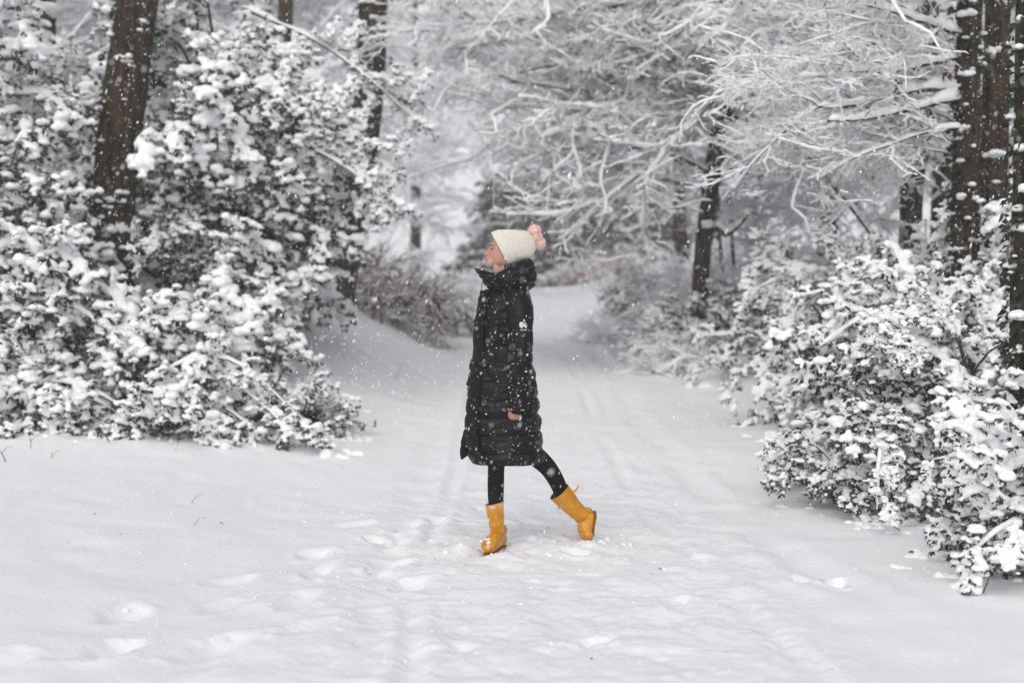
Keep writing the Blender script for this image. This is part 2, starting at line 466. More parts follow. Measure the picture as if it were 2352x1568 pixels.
BOUGH_FAR = [make_bough(pitch=p, droop=d, n1=10, n2=6, n3=2, fat=2.7, twig='twig_grey', lift=.2) for p, d in ((.1, .3), (.35, .6), (.6, .4), (-.05, .3))]
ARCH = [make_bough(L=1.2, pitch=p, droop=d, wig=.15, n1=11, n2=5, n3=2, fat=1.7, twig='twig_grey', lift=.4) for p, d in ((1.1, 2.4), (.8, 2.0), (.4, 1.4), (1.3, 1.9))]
ARCH_BROWN = [make_bough(L=1.2, pitch=p, droop=d, wig=.17, n1=12, n2=5, n3=3, fat=.5, twig='bramble', rmul=2.4) for p, d in ((1.1, 2.4), (.8, 2.0), (1.3, 1.9))]
ARCH_RED = [make_bough(L=1.2, pitch=p, droop=d, wig=.16, n1=9, n2=4, n3=2, fat=1.0, twig='bracken', rmul=2.2) for p, d in ((1.1, 2.2), (.7, 1.8))]

# ---- conifer boughs
def make_needle(seed, pitch=.05):
    A, ra = main_axis(1.6, 7, pitch, .7, .06, .02, .005)
    B, rb = grow(A, ra, 14, .1, .98, R(55), .55, 5, .5, .08, .75)
    tw = MB(); tubes(tw, A, ra, 5); tubes(tw, B, rb, 3)
    lf = MB()
    T, S, N = frames(B); m, n, _ = B.shape; cnt = 30
    f = rng.uniform(.05, 1, (m, cnt)) * (n - 1); i = np.minimum(f.astype(int), n - 2); w = (f - i)[..., None]; mi = np.arange(m)[:, None]
    base = (B[mi, i] * (1 - w) + B[mi, i + 1] * w).reshape(-1, 3)
    dr = (T[mi, i] * .6 + rng.normal(0, .6, (m, cnt, 3)) - UP * .3).reshape(-1, 3)
    Ls = rng.uniform(.08, .15, len(base)); leaves(lf, base, dr, Ls, Ls * .2)
    sn = MB(); snow_ridges(sn, B, np.full(B.shape[:2], .042), np.full(B.shape[:2], .04), rb + .01, 5)
    return (proto('branch', tw.mesh('branch', M['twig'])), proto('foliage', lf.mesh('foliage', M['needle'], False)), proto('snow', sn.mesh('snow', M['snow'])))
NEEDLE = [make_needle(k, p) for k, p in enumerate((.05, -.2, .3))]

# ---- single holly leaf and clumps of snow, shared by every copy
def holly_leaf():
    pts = [(0, 0)]
    out = [(.12, .10), (.24, .28), (.34, .18), (.48, .33), (.60, .18), (.74, .25), (.86, .09)]
    v = [(0, 0, 0)] + [(x, y, .12 * y + .05 * math.sin(x * 9)) for x, y in out] + [(1, 0, -.10)] + [(x, -y, .12 * y + .05 * math.cos(x * 9)) for x, y in out[::-1]] + [(.33, 0, -.04), (.66, 0, -.06)]
    v = np.array(v)
    ring = list(range(16)); c1, c2 = 16, 17
    f = []
    for i in range(16):
        a, b = ring[i], ring[(i + 1) % 16]
        f.append((a, b, c1 if (v[a][0] + v[b][0]) / 2 < .5 else c2))
    f += [(c1, 3 + 1, c2), (c1, c2, 12)]
    mb = MB(); mb.add(v, np.array(f)); return mb.mesh('leaf', M['leaf_bright'], False)
LEAF = proto('leaf', holly_leaf())
def snow_clump(seed):
    mb = MB(); n = 7
    P = rng.normal(0, 1, (n, 3)) * np.array([.075, .06, .015]); P[0] = 0
    blobs(mb, P, rng.uniform(.05, .085, n), ICO2, .8)
    me = remesh(mb.mesh('t', M['snow']), .012, 5)
    displace_mesh(me, lambda co, no: co + no * (.007 * vnoise(co[:, 0] * 22 + seed, co[:, 1] * 22 + co[:, 2] * 18, 3))[:, None])
    me.materials.clear(); me.materials.append(M['snow']); return proto('snow_clump', me)
CLUMP = [snow_clump(k * 2.3) for k in range(5)]

def put(src, parent, loc, rz=0, s=1.0, tilt=(0, 0)):
    o = src.copy(); C.objects.link(o); o.parent = parent
    o.location = loc; o.rotation_euler = (tilt[0], tilt[1], rz); o.scale = (s, s, s) if np.isscalar(s) else s
    return o

def put_bough(var, root, loc, rz, s, tilt=(0, 0)):
    tw, lf, sn = var
    o = put(tw, root, loc, rz, s, tilt)
    if lf is not None:
        p = lf.copy(); C.objects.link(p); p.parent = o; p['kind'] = 'stuff'
    p = sn.copy(); C.objects.link(p); p.parent = o; p['kind'] = 'stuff'
    return o

def holly(name, label, cat, group, c, r, n, scale=1.0, heavy=.62, laden=.35, n_leaf=40, n_clump=40, stems=7, face=1.15, zmin=.04, n_foot=26, sd=0):
    """evergreen shrub filling the ellipsoid c, r"""
    g = np.random.default_rng(100 + sd)
    b = np.array([c[0], c[1], gz(c[0], c[1])])
    root = thing(name, label, cat, b, group)
    c = np.array(c, float); r = np.array(r, float)
    outer = []
    def spray(p, az, slope, s, cls, jit=.45):
        key = 'up' if slope > .45 else ('flat' if slope > -.35 else 'droop')
        if cls == 'heavy' and g.random() < laden: cls = 'laden'
        put_bough(HOLLY[key, cls][g.integers(3)], root, p - b, az + g.normal(0, jit), s, (g.normal(0, .14), g.normal(0, .14)))
    # arching limbs that carry the outer, snow laden boughs
    nl = max(5, int(n / 9)); per = int(n * .66 / nl)
    for q in range(nl):
        az = -math.pi / 2 + g.normal(0, face)
        dz = g.uniform(-.5, 1.0); h = math.sqrt(max(0, 1 - dz * dz)); reach = g.uniform(.75, 1.18)
        d = np.array([math.cos(az) * h, math.sin(az) * h, dz])
        end = c + d * r * reach; end[2] = max(end[2], gz(end[0], end[1]) + zmin + .03)
        start = np.array([c[0] + g.normal(0, .12), c[1] + g.normal(0, .1), max(c[2] + r[2] * (dz * .75 - .1), gz(c[0], c[1]) + .1)])
        rise = (.16 + .2 * g.random()) * np.linalg.norm(end - start)
        t = np.linspace(0, 1, 12)[:, None]
        Pl = start * (1 - t) + end * t + UP * (np.sin(t * math.pi) * rise) + np.cumsum(g.normal(0, .014, (12, 3)), 0) * t
        Pl[:, 2] = np.maximum(Pl[:, 2], ground_z(Pl[:, 0], Pl[:, 1], False) + .03)
        rl = np.linspace(.013, .004, 12) * (.7 + .6 * scale)
        m1 = MB(); tubes(m1, Pl[None] - b, rl[None], 5); lo = m1.build('limb', M['twig'], root)
        m2 = MB(); snow_ridges(m2, Pl[None] - b, (rl + .016 * scale + .006)[None], (rl + .022 * scale + .008)[None], (rl * .7)[None], 7); so = m2.build('snow', M['snow'], lo); so['kind'] = 'stuff'
        big = min(max(math.exp(g.normal(0, .22)), .7), 1.22)
        for k in range(per):
            u = .22 + .78 * (k + g.random()) / per; f = u * 11; ii = min(int(f), 10); p = Pl[ii] + (Pl[ii + 1] - Pl[ii]) * (f - ii)
            T = Pl[ii + 1] - Pl[ii]; az2 = math.atan2(T[1], T[0]); slope = T[2] / (math.hypot(T[0], T[1]) + 1e-6)
            side = (1 if k % 2 else -1) * g.uniform(.1, .95)
            spray(p, az2 + side, slope + g.normal(0, .25), scale * big * g.uniform(.6, 1.1) * (1.1 - .35 * u), 'heavy' if g.random() < heavy + .15 else 'light', .2)
            if u > .5: outer.append((p + np.array([math.cos(az2), math.sin(az2), 0]) * .2 * scale, az2, slope))
    # darker sheltered growth inside
    for i in range(n - nl * per):
        az = -math.pi / 2 + g.normal(0, face); dz = g.uniform(-.8, .85); h = math.sqrt(max(0, 1 - dz * dz))
        p = c + np.array([math.cos(az) * h, math.sin(az) * h, dz]) * r * (.3 + .45 * g.random())
        p[2] = max(p[2], gz(p[0], p[1]) + zmin)
        spray(p, az, g.uniform(-.8, .8), scale * g.uniform(.8, 1.25), 'light', 1.0)
    for k in range(min(n_leaf, len(outer) * 2)):
        p, az, dz = outer[g.integers(len(outer))]
        q = p + np.array([g.normal(0, .12), g.normal(0, .12) - .05, g.normal(0, .1)])
        L = g.uniform(.05, .085) * min(scale, 1)
        put(LEAF, root, q - b, az + g.normal(0, 1), L, (g.normal(0, .5), g.uniform(.1, 1.0)))
    for k in range(min(n_clump, len(outer))):
        p, az, dz = outer[g.integers(len(outer))]
        put(CLUMP[g.integers(5)], root, p - b + np.array([0, 0, .04]), g.uniform(0, 6), scale * g.uniform(.3, .6))
    for k in range(n_foot):
        az = -math.pi / 2 + g.normal(0, face); q = g.uniform(.75, 1.2)
        p = np.array([c[0] + math.cos(az) * r[0] * q, c[1] + math.sin(az) * r[1] * q, 0]); p[2] = gz(p[0], p[1]) - .01
        put(CLUMP[g.integers(5)], root, p - b, g.uniform(0, 6), scale * g.uniform(.35, 1.0))
    for k in range(stems):
        mb = MB(); a = g.uniform(0, 6.28); rr = g.uniform(.1, .7)
        top = c - b + np.array([math.cos(a) * r[0] * rr, math.sin(a) * r[1] * rr, r[2] * g.uniform(.0, .75)])
        st = np.array([g.normal(0, .12), g.normal(0, .12), -.1])
        t = np.linspace(0, 1, 9)[:, None]
        P = st * (1 - t) + top * t + np.array([0, 0, 1]) * (np.sin(t * math.pi) * .12) + np.cumsum(g.normal(0, .02, (9, 3)), 0)
        tubes(mb, P[None], np.linspace(.028, .008, 9)[None] * g.uniform(.7, 1.3), 6)
        o = mb.build('stem', M['twig'], root)
    return root

def bark_trunk(P, r, k=20, npt=110, rough=.10):
    """tapered, furrowed trunk through the points P"""
    P = np.asarray(P, float); s = np.linspace(0, 1, len(P)); t = np.linspace(0, 1, npt)
    Q = np.stack([np.interp(t, s, P[:, j]) for j in range(3)], -1)
    for _ in range(6): Q[1:-1] = (Q[:-2] + 2 * Q[1:-1] + Q[2:]) / 4
    rr = np.interp(t, np.linspace(0, 1, len(r)), r)
    T, S, N = frames(Q[None]); S = S[0]; N = N[0]
    th = np.arange(k) / k * 2 * math.pi
    A, Z = np.meshgrid(th, t * npt * .3)
    d = 1 + rough * vnoise(np.cos(A) * 3 + 5, np.sin(A) * 3 + Z * .35, 2) + rough * .6 * vnoise(A * 7, Z * .35, 3)
    ring = Q[:, None] + (rr[:, None] * d)[..., None] * (np.cos(A)[..., None] * S[:, None] + np.sin(A)[..., None] * N[:, None])
    mb = MB(); mb.add(ring, grid_quads(1, npt, k)); return mb, Q, rr

def trunk_at(pts, Y, r, sink=.3, top=None):
    """points given in picture pixels at depth Y, first point lowest; carried down into the ground"""
    W = [at(px, py, Y) for px, py in pts]
    g = gz(W[0][0], W[0][1])
    if W[0][2] > g: W = [np.array([W[0][0] - .2 * (W[1][0] - W[0][0]), W[0][1], g - sink])] + W
    return np.array(W)

def tree(name, label, cat, group, P, r, boughs=0, zlo=1.8, zhi=6, s=(.8, 1.5), az=None, az_sd=3.0, protos=None, ivy=0, ivy_z=(0, 6), patches=0, sd=0, limbs=(), k=20):
    g = np.random.default_rng(500 + sd)
    b = P[0].copy(); b[2] = gz(b[0], b[1])
    root = thing(name, label, cat, b, group)
    mb, Q, rr = bark_trunk(P - b, r, k)
    mb.build('trunk', M['bark'], root)
    zz = Q[:, 2] + b[2]
    for i in range(boughs):
        z = zlo + (zhi - zlo) * g.random() ** .8
        j = int(np.argmin(np.abs(zz - z)))
        a = (g.uniform(0, 6.28) if az is None else az + g.normal(0, az_sd))
        var = (protos or BOUGH)[g.integers(len(protos or BOUGH))]
        put_bough(var, root, Q[j], a, g.uniform(*s), (g.normal(0, .12), g.normal(0, .12)))
    for L in limbs:                                          # big limbs with their own snow and side boughs
        W = np.array([at(*q) for q in L['pts']]) - b
        t = np.linspace(0, 1, 24); s0 = np.linspace(0, 1, len(W))
        Pl = np.stack([np.interp(t, s0, W[:, j]) for j in range(3)], -1)
        for _ in range(3): Pl[1:-1] = (Pl[:-2] + 2 * Pl[1:-1] + Pl[2:]) / 4
        Pl += np.cumsum(g.normal(0, .006, Pl.shape), 0)
        rl = np.linspace(L['r'], L['r'] * .4, 24)
        m1 = MB(); tubes(m1, Pl[None], rl[None], 8); o = m1.build('limb', M['twig'], root)
        if L.get('snow', True):
            m2 = MB(); snow_ridges(m2, Pl[None], (rl * 1.1 + .018)[None], (rl * 1.4 + .028)[None], (rl * .6)[None], 8)
            q = m2.build('snow', M['snow'], o); q['kind'] = 'stuff'
        for kk in range(L.get('n', 5)):
            j = g.integers(5, 24); dv = Pl[min(j, 23)] - Pl[j - 1]
            a = math.atan2(dv[1], dv[0]) + g.choice([-1, 1]) * g.uniform(.3, .9)
            var = BOUGH[g.integers(len(BOUGH))]
            put_bough(var, root, Pl[j], a, g.uniform(.3, .62) * L.get('s', 1), (g.normal(0, .15), g.normal(0, .15)))
    if ivy:
        m1 = MB(); m2 = MB()
        zs = g.uniform(*ivy_z, ivy); js = np.argmin(np.abs(zz[None] - zs[:, None]), 1)
        a = -math.pi / 2 + g.normal(-.5, 1.0, ivy)
        p = Q[js] + (rr[js] * g.uniform(1.0, 1.35, ivy))[:, None] * np.stack([np.cos(a), np.sin(a), 0 * a], -1) + np.stack([0 * a, 0 * a, g.normal(0, .05, ivy)], -1)
        dr = np.stack([np.cos(a), np.sin(a), g.normal(-.5, .5, ivy)], -1) + g.normal(0, .4, (ivy, 3))
        Ls = g.uniform(.04, .075, ivy); leaves(m1, p, dr, Ls, Ls * .42)
        o = m1.build('ivy', M['ivy'], root, False); o['kind'] = 'stuff'
        sel = g.random(ivy) < .10
        blobs(m2, p[sel] + np.array([0, 0, .02]), g.uniform(.015, .042, sel.sum()), ICO2, .8)
        if sel.any():
            o = m2.build('snow', M['snow'], root); o['kind'] = 'stuff'
    for k_ in range(patches):
        z = g.uniform(zlo * .3, zhi); j = int(np.argmin(np.abs(zz - z))); a = -math.pi / 2 + g.normal(0, .8)
        p = Q[j] + rr[j] * np.array([math.cos(a), math.sin(a), 0])
        put(CLUMP[g.integers(5)], root, p, g.uniform(0, 6), g.uniform(.25, .6))
    return root

def boughs_from(name, label, cat, group, base, n, protos, s, spread=.25, sd=0, az=None, az_sd=2, zr=(0, .15)):
    g = np.random.default_rng(900 + sd)
    b = np.array([base[0], base[1], gz(*base)])
    root = thing(name, label, cat, b, group)
    for i in range(n):
        a = g.uniform(0, 6.28) if az is None else az + g.normal(0, az_sd)
        rr = spread * math.sqrt(g.random())
        t = g.uniform(0, 6.28)
        put_bough(protos[g.integers(len(protos))], root, (rr * math.cos(t), rr * math.sin(t), g.uniform(*zr)), a, g.uniform(*s), (g.normal(0, .15), g.normal(0, .2)))
    return root

# ------------------------------------------------------------------ left side: trunks in the holly
TRUNKS = 'trees along the lane'
P = trunk_at([(240, 1000), (258, 690), (265, 420), (287, 200), (318, 0), (335, -220)], 12.9, None)
tree('tree', 'big brown furrowed trunk standing among the snowy holly at far left', 'tree', TRUNKS, P, [.16, .175, .185, .185, .18, .17], ivy=300, ivy_z=(.8, 4.2), patches=7, zlo=2.5, zhi=4.0, sd=1, k=28)
P = trunk_at([(372, 900), (372, 300), (376, 80), (378, -250)], 15.0, None)
tree('tree', 'brown trunk just behind and right of the big furrowed trunk', 'tree', TRUNKS, P, [.17, .15, .14, .14], sd=2)
P = trunk_at([(790, 745), (800, 620), (815, 520), (850, 200), (856, 0), (862, -250)], 17.5, None)
tree('tree', 'ivy speckled brown trunk rising from the snow bank behind the left holly', 'tree', TRUNKS, P, [.11, .12, .15, .18, .18, .17], ivy=420, ivy_z=(1.0, 5.8), patches=16, zlo=2, zhi=5.4, sd=3)
P = trunk_at([(640, 700), (650, 200), (657, 0), (660, -250)], 21, None)
tree('tree', 'slim brown trunk showing just above the holly top, left of the ivy speckled one', 'tree', TRUNKS, P, [.12, .11, .11, .1], sd=4)
P = trunk_at([(20, 900), (14, 400), (8, 0), (5, -250)], 15.5, None)
tree('tree', 'dark thin trunk half hidden in holly at the left edge of the photo', 'tree', TRUNKS, P, [.1, .09, .085, .08], sd=5)
P = trunk_at([(122, 800), (118, 400), (112, 150), (108, -250)], 16.5, None)
tree('tree', 'dark thin trunk in the gap between the left edge and the big furrowed trunk', 'tree', TRUNKS, P, [.11, .1, .09, .08], sd=6)

# ------------------------------------------------------------------ left side: holly
HG = 'snow laden holly bushes'
holly('holly_tree', 'tall snow laden holly at far left, in front of the big furrowed trunk\'s left side', 'holly', HG, (-4.85, 12.6, 2.0), (1.0, .9, 2.5), 160, sd=1)
holly('holly_bush', 'low heavy holly bush covering the foot of the big furrowed trunk', 'holly', HG, (-4.0, 11.6, .75), (1.0, .6, .95), 90, heavy=.8, sd=2)
holly('holly_tree', 'tall dark holly directly right of the big furrowed trunk', 'holly', HG, (-2.75, 13.7, 1.9), (.85, .9, 2.5), 150, heavy=.5, sd=3)
holly('holly_tree', 'holly tree with long snowy drooping boughs, rightmost of the left bushes', 'holly', HG, (-2.5, 14.2, 1.95), (.72, .85, 1.5), 170, heavy=.75, sd=4)
holly('holly_bush', 'low holly bush below the drooping boughs, left of the snow bank', 'holly', HG, (-2.85, 12.1, .42), (.95, .6, .66), 100, heavy=.65, sd=5)
holly('holly_tree', 'back row holly closing the gap behind the big furrowed trunk', 'holly', HG, (-4.0, 15.2, 2.2), (1.6, .8, 2.6), 120, heavy=.35, scale=1.15, n_leaf=15, n_clump=8, sd=6)
holly('holly_bush', 'ground hugging snowy leaves along the verge below the left hollies', 'holly', HG, (-3.0, 11.05, .08), (1.7, .35, .26), 70, heavy=.9, scale=.7, stems=3, n_leaf=25, sd=7)
holly('holly_bush', 'small pointed holly bush at the verge, nearest to the walker on the left', 'holly', HG, (-1.75, 12.0, .14), (.5, .4, .26), 36, heavy=.5, scale=.62, stems=4, sd=8)

# long sloping bough line along the top of the rightmost left holly
def long_bough(pts, n, s, sd, rad=.018, cls=('heavy',)):
    g = np.random.default_rng(sd)
    W = np.array([at(*p) for p in pts]); b = W[0].copy(); b[2] = gz(b[0], b[1])
    return W, b, g
def sloping_branch(root_name, pts, n, s, sd, r=.02):
    root = bpy.data.objects[root_name]; b = np.array(root.location); g = np.random.default_rng(sd)
    W = np.array([at(*p) for p in pts]) - b
    t = np.linspace(0, 1, 20); s0 = np.linspace(0, 1, len(W)); Pl = np.stack([np.interp(t, s0, W[:, j]) for j in range(3)], -1)
    for _ in range(3): Pl[1:-1] = (Pl[:-2] + 2 * Pl[1:-1] + Pl[2:]) / 4
    rl = np.linspace(r, r * .35, 20)
    m = MB(); tubes(m, Pl[None], rl[None], 6); o = m.build('branch', M['twig'], root)
    m = MB(); snow_ridges(m, Pl[None], (rl + .025)[None], (rl * 1.2 + .03)[None], (rl * .6)[None], 8); q = m.build('snow', M['snow'], o); q['kind'] = 'stuff'
    for k in range(n):
        j = int(g.integers(2, 20)); dv = Pl[j] - Pl[j - 1]; a = math.atan2(dv[1], dv[0]) + g.normal(0, .55)
        put_bough(HOLLY[('flat', 'droop')[g.integers(2)], 'heavy'][g.integers(3)], root, Pl[j], a, g.uniform(*s), (g.normal(0, .1), g.normal(0, .1)))
sloping_branch('holly_tree.002', [(380, 60, 13.6), (560, 140, 13.4), (720, 245, 13.3), (830, 340, 13.3)], 24, (.45, .75), 31)
sloping_branch('holly_tree.002', [(560, 20, 14.2), (740, 100, 14.1), (860, 190, 14.0), (940, 265, 14.0)], 16, (.35, .6), 32)
sloping_branch('holly_tree.002', [(560, 270, 13.5), (700, 330, 13.3), (820, 400, 13.3), (860, 460, 13.4)], 18, (.45, .75), 33)

# ------------------------------------------------------------------ right side: trunks and their snowy crowns
P = trunk_at([(1606, 745), (1612, 600), (1625, 490), (1640, 380), (1664, 250), (1700, 190), (1690, 60), (1705, -250)], 17.0, None)
tree('beech_tree', 'slim leaning brown trunk right of the lane with snowy branches reaching over it', 'tree', TRUNKS, P, [.13, .1, .1, .1, .11, .1, .09, .07], boughs=70, zlo=3.15, zhi=5.5, s=(.6, 1.3), az=math.pi, az_sd=1.6, patches=9, sd=11,
     limbs=[dict(pts=[(1640, 520, 17), (1670, 540, 17.1), (1720, 500, 17.2)], r=.06, n=1),
            dict(pts=[(1640, 400, 17), (1496, 334, 16.7), (1396, 347, 16.5), (1301, 341, 16.4), (1225, 328, 16.4)], r=.030, n=9),
            dict(pts=[(1690, 275, 17), (1521, 236, 16.6), (1436, 216, 16.4), (1331, 216, 16.3), (1170, 204, 16.2)], r=.032, n=11),
            dict(pts=[(1660, 300, 17), (1500, 226, 16.8), (1411, 266, 16.6), (1330, 290, 16.5), (1250, 300, 16.5)], r=.026, n=8),
            dict(pts=[(1690, 130, 17), (1560, 120, 16.7), (1420, 150, 16.4), (1280, 140, 16.2), (1130, 165, 16.1)], r=.03, n=10),
            dict(pts=[(1700, 60, 17), (1520, 50, 16.5), (1390, 95, 16.3), (1250, 70, 16.2), (1060, 100, 16.2)], r=.03, n=11),
            dict(pts=[(1700, -20, 17), (1500, 10, 16.6), (1320, 20, 16.3), (1130, 60, 16.2), (1010, 75, 16.2)], r=.028, n=9),
            dict(pts=[(1640, 440, 17), (1540, 410, 16.8), (1440, 425, 16.7), (1360, 440, 16.7)], r=.022, n=5),
            dict(pts=[(1680, 262, 17), (1776, 306, 16.6), (1866, 301, 16.4), (1961, 280, 16.3)], r=.032, n=7),
            dict(pts=[(1690, 120, 17), (1790, 90, 16.7), (1880, 120, 16.5), (1990, 100, 16.4)], r=.028, n=7),
            dict(pts=[(1650, 380, 17), (1740, 400, 16.8), (1830, 380, 16.6)], r=.022, n=5)])
P = trunk_at([(2088, 700), (2095, 420), (2120, 280), (2130, 80), (2138, -250)], 14.2, None)
tree('beech_tree', 'mid brown trunk left of the paired ivy trunks at upper right', 'tree', TRUNKS, P, [.12, .11, .105, .1, .1], boughs=38, zlo=2.5, zhi=4.1, s=(.45, .85), patches=4, sd=12, az=math.pi, az_sd=.9,
     limbs=[dict(pts=[(2120, 260, 14.2), (1990, 285, 13.6), (1850, 285, 13.3), (1800, 290, 13.2)], r=.03, n=5, s=.8),
            dict(pts=[(2110, 330, 14.1), (2040, 400, 13.7), (1960, 470, 13.4)], r=.02, n=3, s=.7),
            dict(pts=[(2116, 240, 14.2), (2056, 300, 13.8), (2016, 348, 13.6), (1990, 400, 13.5)], r=.02, n=3, s=.6),
            dict(pts=[(2125, 130, 14.2), (2000, 100, 13.8), (1880, 130, 13.5), (1780, 120, 13.3)], r=.026, n=6, s=.8),
            dict(pts=[(2125, 60, 14.2), (1980, 20, 13.8), (1850, 50, 13.5), (1730, 30, 13.3)], r=.026, n=6, s=.8),
            dict(pts=[(2115, 300, 14.2), (2000, 330, 13.9), (1930, 350, 13.7), (1870, 312, 13.6)], r=.022, n=5, s=.7),
            dict(pts=[(1806, 298, 13.9), (1916, 435, 13.8), (1996, 540, 13.7), (2060, 640, 13.6)], r=.02, n=4, s=.5)])
P = trunk_at([(2222, 900), (2218, 460), (2222, 250), (2228, 0), (2232, -250)], 11.2, None)
tree('beech_tree', 'ivy hung trunk, left one of the close pair at upper right', 'tree', TRUNKS, P, [.13, .11, .1, .095, .09], boughs=16, zlo=2.3, zhi=4.0, s=(.35, .7), ivy=520, ivy_z=(1.2, 4.4), patches=9, sd=13, az=math.pi, az_sd=.6,
     limbs=[dict(pts=[(2200, 208, 11.2), (2080, 205, 10.9), (1960, 228, 10.8), (1900, 232, 10.7)], r=.028, n=4, s=.7),
            dict(pts=[(2210, 222, 11.2), (2066, 240, 10.9), (1976, 255, 10.7), (1906, 250, 10.6)], r=.024, n=4, s=.6),
            dict(pts=[(2205, 135, 11.2), (2116, 145, 11.0), (2026, 160, 10.8), (1950, 154, 10.7)], r=.022, n=4, s=.6),
            dict(pts=[(2215, 80, 11.2), (2120, 60, 10.9), (1990, 20, 10.6)], r=.022, n=4, s=.7)])
P = trunk_at([(2285, 900), (2284, 400), (2288, 200), (2293, 0), (2296, -250)], 11.7, None)
tree('beech_tree', 'bare brown trunk, right one of the close pair at upper right', 'tree', TRUNKS, P, [.13, .115, .105, .1, .1], boughs=4, zlo=2.4, zhi=4.2, s=(.3, .5), ivy=60, ivy_z=(1.4, 4.4), patches=6, sd=14)
P = trunk_at([(2352, 1130), (2358, 700), (2364, 350), (2368, -250)], 8.1, None)
tree('tree', 'ivy covered trunk at the very right edge of the photo', 'tree', TRUNKS, P, [.1, .09, .085, .08], ivy=520, ivy_z=(.6, 3.3), patches=12, zlo=1, zhi=2.6, sd=15)

# ------------------------------------------------------------------ right side: hedge of low snowy evergreens
holly('evergreen_bush', 'lowest snowy bush at the bottom of the right hedge', 'bush', HG, (2.75, 7.0, .2), (.7, .7, .46), 100, scale=.52, heavy=.9, laden=.25, face=1.5, sd=21)
holly('evergreen_bush', 'rounded snowy bush left of the ivy trunk at the right edge', 'bush', HG, (2.75, 8.75, .45), (.72, .8, .85), 150, scale=.6, heavy=.9, laden=.25, face=1.4, sd=22)
holly('evergreen_bush', 'wide dark gapped bush in the middle of the right hedge', 'bush', HG, (3.1, 10.3, .65), (1.05, 1.0, 1.0), 190, scale=.66, heavy=.9, laden=.25, face=1.3, sd=23)
holly('evergreen_bush', 'pale finely leafed bush of the right hedge, next to the lane edge', 'bush', HG, (3.0, 12.3, .7), (.95, 1.1, .9), 170, scale=.58, heavy=.9, laden=.25, face=1.3, sd=24)
holly('evergreen_bush', 'farthest bush of the right hedge, below the leaning brown trunk', 'bush', HG, (3.1, 15.0, .85), (1.0, 1.1, .75), 130, scale=.62, heavy=.9, laden=.25, face=1.3, sd=25)
holly('evergreen_bush', 'taller snowy bush behind the hedge under the paired trunks', 'bush', HG, (4.35, 11.2, 1.05), (1.2, .9, 1.1), 160, scale=.75, heavy=.9, laden=.25, sd=26)
holly('evergreen_bush', 'sprawling ground level bush spilling onto the lane edge at right', 'bush', HG, (2.3, 9.3, .12), (.5, 1.2, .28), 70, scale=.45, heavy=.9, laden=.25, face=1.5, n_leaf=18, stems=2, sd=27)
holly('evergreen_bush', 'dim back row bush closing the right hedge below the mid brown trunk', 'bush', HG, (5.0, 14.0, 1.1), (1.5, .9, 1.2), 130, scale=.85, heavy=.9, laden=.25, n_leaf=10, n_clump=8, sd=28)

holly('evergreen_bush', 'small white bush at the foot of the leaning brown trunk, nearest the lane', 'bush', HG, (2.15, 17.3, .75), (.7, .6, .42), 60, scale=.55, heavy=.95, laden=.6, n_leaf=8, stems=3, sd=29)
holly('evergreen_bush', 'low white bush right of the leaning brown trunk, joining the hedge', 'bush', HG, (2.95, 17.2, .85), (.75, .6, .55), 60, scale=.6, heavy=.95, laden=.6, n_leaf=8, stems=3, sd=30)
holly('evergreen_bush', 'small white bush on the lane edge left of the leaning brown trunk', 'bush', HG, (1.85, 21.0, .95), (.55, .7, .5), 50, scale=.55, heavy=.95, laden=.6, n_leaf=4, stems=3, sd=34)
# ------------------------------------------------------------------ brambles and bushes beside the lane, further on
BG = 'bare snowy bushes beside the lane'
def bush_px(px, Y, *a, **k):
    p = at(px, 700, Y); return boughs_from(a[0], a[1], a[2], BG, (p[0], p[1]), *a[3:], **k)
bush_px(850, 19.5, 'bramble_bush', 'brown bramble heap at the end of the left holly', 'bush', 44, ARCH_BROWN[:2] + ARCH[:2], (.55, .95), spread=.8, sd=1)
bush_px(955, 22, 'bramble_bush', 'brown bramble bush leaning to the lane, right of the first heap', 'bush', 36, ARCH_BROWN, (.5, .85), spread=.6, sd=2)
bush_px(760, 21, 'bramble_bush', 'bramble heap half hidden behind the left snow bank', 'bush', 26, ARCH_BROWN, (.7, 1.1), spread=1.0, sd=3)
bush_px(1020, 34, 'bramble_bush', 'small pale bush behind the walker where the lane bends', 'bush', 18, ARCH, (.6, 1.0), spread=1.0, sd=4)
bush_px(1455, 23, 'bramble_bush', 'white fine twigged bush on the right lane edge, nearest to the bend', 'bush', 26, ARCH, (.4, .62), spread=.4, sd=5)
bush_px(1490, 20, 'bramble_bush', 'white bush left of the leaning brown trunk', 'bush', 26, ARCH, (.42, .68), spread=.55, sd=6)
bush_px(1590, 16.4, 'bramble_bush', 'drooping snowy bush at the foot of the leaning brown trunk', 'bush', 26, ARCH, (.4, .65), spread=.5, sd=7)
bush_px(1690, 18, 'bramble_bush', 'snowy bush right of the leaning brown trunk', 'bush', 26, ARCH, (.5, .85), spread=.6, sd=8)
bush_px(1590, 25, 'bramble_bush', 'tall pale bush behind the leaning brown trunk', 'bush', 30, ARCH, (.7, 1.1), spread=.6, sd=9)
bush_px(1720, 24, 'bramble_bush', 'tall grey bush right behind the slim saplings', 'bush', 36, ARCH, (1.0, 1.6), spread=.9, sd=10)
bush_px(1880, 19, 'bramble_bush', 'dense grey bush above the middle of the right hedge', 'bush', 44, ARCH, (1.0, 1.7), spread=1.1, sd=11)
bush_px(2060, 18, 'bramble_bush', 'dense grey bush behind the mid brown trunk', 'bush', 44, ARCH, (1.1, 1.8), spread=1.1, sd=12)
bush_px(1385, 46, 'bracken_bush', 'reddish brown bracken patch at the bend of the lane, left part', 'bush', 22, ARCH_RED, (.7, 1.1), spread=1.1, sd=13)
